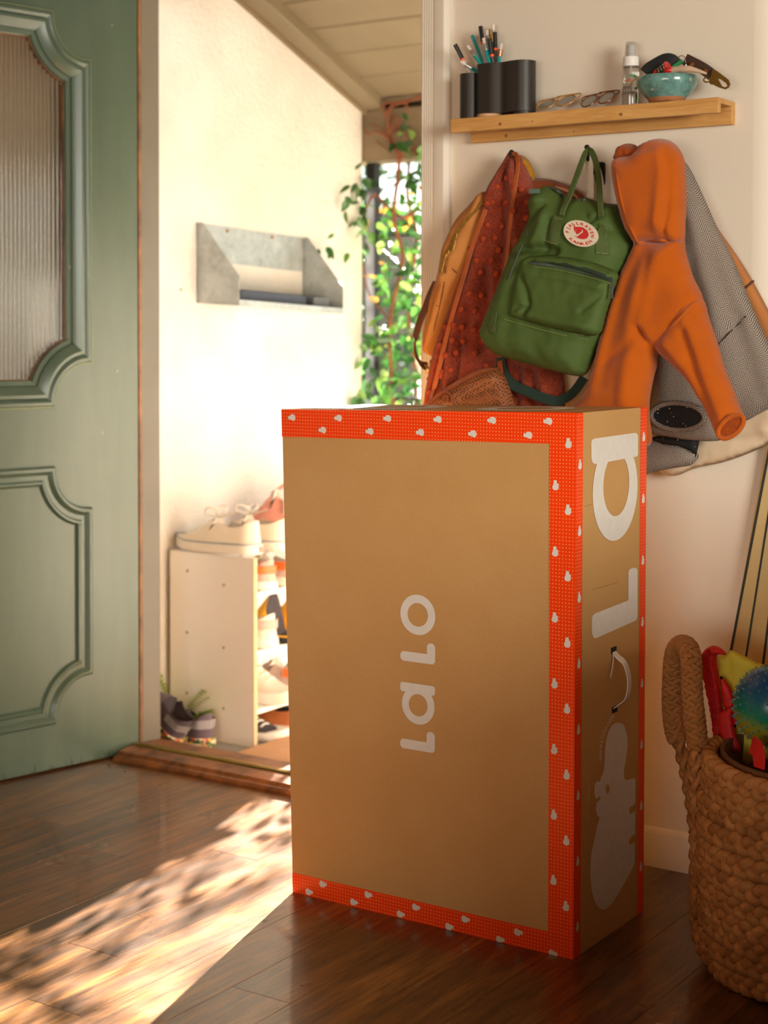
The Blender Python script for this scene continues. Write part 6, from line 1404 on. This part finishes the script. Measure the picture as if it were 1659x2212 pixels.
# red and yellow neoprene bag
M['red_fab'] = plain('red_neoprene', rgb(206, 14, 16), .6, var=.05, bump=.1, bscale=900); M['yel_fab'] = plain('yellow_neoprene', rgb(206, 188, 56), .7, var=.05, bump=.15, bscale=900)
yb_ = 2.86
rb = thing('red_yellow_pouch', 'folded red and yellow neoprene pouch standing in the basket', 'pouch', P(1560, 1560, 'y', yb_))
relief('yellow_panel', M['yel_fab'], rb, [(1548, 1418), (1566, 1416), (1575, 1405), (1590, 1408), (1632, 1430), (1660, 1460), (1660, 1640), (1580, 1640), (1560, 1560), (1551, 1470)], yb_ + .02, .010, .008, sp=.007, back=.5, nz=.002, smooth_n=2,
       folds=[([(1578, 1410), (1577, 1500), (1585, 1600)], -.004, .006)])
relief('red_side', M['red_fab'], rb, [(1514, 1424), (1519, 1408), (1532, 1397), (1545, 1395), (1560, 1402), (1568, 1415), (1552, 1414), (1548, 1424), (1552, 1462), (1560, 1530), (1566, 1590), (1575, 1640), (1548, 1630), (1541, 1590), (1536, 1550), (1525, 1490), (1516, 1450)], yb_, .016, .010, sp=.005, back=.8, nz=.002,
       folds=[([(1534, 1406), (1530, 1430), (1536, 1462), (1545, 1520), (1548, 1560)], -.018, .004)])
relief('red_flap', M['red_fab'], rb, [(1555, 1463), (1565, 1468), (1578, 1488), (1584, 1510), (1584, 1530), (1566, 1530), (1560, 1510)], yb_ - .012, .006, .005, sp=.005, back=.5)
relief('red_strap', M['red_fab'], rb, [(1549, 1544), (1565, 1532), (1583, 1527), (1584, 1560), (1590, 1590), (1600, 1620), (1585, 1625), (1560, 1600), (1552, 1575)], yb_ - .022, .008, .006, sp=.005, back=.5, nz=.002)
relief('red_loop', M['red_fab'], rb, [(1585, 1528), (1590, 1524), (1595, 1527), (1592, 1550), (1590, 1570), (1584, 1565)], yb_ - .030, .004, .004, sp=.004)
# tab hanging over the rim
fr_ = [P(1612, 1614, 'y', 2.70), P(1637, 1604, 'y', 2.72)]
tb = [P(1624, 1609, 'y', 2.665), P(1636, 1618, 'y', 2.632), P(1640, 1640, 'y', 2.620), P(1640, 1659, 'y', 2.618)]
MB().strap(catmull(tb, 5), .030, .003, (-.55, -.8, .3)).build('red_tab', M['red_fab'], rb)
# spiky ball
def ballmat():
    k = N('blue_green_yellow_ball'); s = k.n('SeparateXYZ'); k.l(k.co(), s.inputs[0])
    z = k.math('ADD', s.outputs[2], k.math('MULTIPLY', s.outputs[0], .25))
    mr = k.n('MapRange'); k.l(z, mr.inputs[0]); mr.inputs[1].default_value = -.085; mr.inputs[2].default_value = .085
    col = k.ramp(mr.outputs[0], [(.12, rgb(196, 160, 30)), (.3, rgb(150, 150, 44)), (.44, rgb(0, 128, 92)), (.6, rgb(0, 92, 110)), (.78, rgb(0, 66, 120))]); return k.fin(col, .3, 0, .5)
M['ball'] = ballmat()
CB = P(1672, 1526, 'y', 2.79); RB = .0715
sb2 = thing('spiky_ball', 'blue green and yellow spiky rubber ball lying in the basket', 'ball', CB)
MB().ball(CB, RB, 40).build('ball_body', M['ball'], sb2, smooth=180)
M['nub'] = plain('highlit_rubber_nub', rgb(84, 128, 124), .3, var=.1)  # paler than the ball: highlights on the nub tips put into the colour
nm_ = MB(); NN = 300
for i in range(NN):
    z = 1 - 2 * (i + .5) / NN; a = i * 2.399963; r_ = math.sqrt(1 - z * z); d = Vector((r_ * math.cos(a), r_ * math.sin(a), z))
    q = d.to_track_quat('Z', 'Y').to_matrix(); c_ = CB + d * (RB - .0006)
    nm_.lathe([(.0022, 0), (.0016, .003), (.0013, .0046), (0, .0054)], 7).map if False else None
    pr = [(.0024, 0), (.0015, .0034), (.0010, .0050)]; o0 = len(nm_.v)
    nm_.add([c_ + q @ Vector((rr * math.cos(2 * PI * j_ / 6), rr * math.sin(2 * PI * j_ / 6), zz)) for rr, zz in pr for j_ in range(6)] + [c_ + d * .0058],
            [(i_ * 6 + j_, i_ * 6 + (j_ + 1) % 6, (i_ + 1) * 6 + (j_ + 1) % 6, (i_ + 1) * 6 + j_) for i_ in range(2) for j_ in range(6)] + [(12 + j_, 12 + (j_ + 1) % 6, 18) for j_ in range(6)])
o = nm_.build('nubs', M['nub'], sb2, smooth=60); o['kind'] = 'stuff'
# long pale board with dark stripes leaning behind the basket
M['pale_yellow'] = plain('pale_yellow_canvas', rgb(206, 184, 128), .7, var=.04, scale=9, bump=.15, bscale=600); M['stripe'] = plain('dark_green_stripe', rgb(44, 48, 40), .6, var=.3, scale=300)
bl = thing('striped_board', 'long pale yellow board with dark lengthwise stripes leaning on the wall behind the basket', 'board', (-1.2, 3.13, 0))
y_b = 3.152; pa, pb2 = P(1655, 965, 'y', y_b), P(1574, 1425, 'y', y_b); dl = (pa - pb2).normalized(); base = pb2 - dl * ((pb2.z - .006) / dl.z); sx_ = Vector((dl.z, 0, -dl.x)); LB = 1.0; WB = .30
MB().obox(base + dl * LB / 2 + sx_ * WB / 2, dl * LB / 2, sx_ * WB / 2, Vector((0, .006, 0))).build('board_body', M['pale_yellow'], bl, bevel=.006)
def line(a, b, wd):
    A, B = P(*a, 'y', y_b - .0065), P(*b, 'y', y_b - .0065); d = (B - A).normalized(); A2 = A - d * .12; B2 = A + d * ((.965 - A.z) / d.z)
    MB().strap([A2, B2], wd, .0012, (0, -1, 0)).build('stripe', M['stripe'], bl, smooth=0)
line((1580, 1400), (1659, 985), .0055); line((1612, 1415), (1659, 1118), .0042); line((1650, 1420), (1659, 1350), .0050)
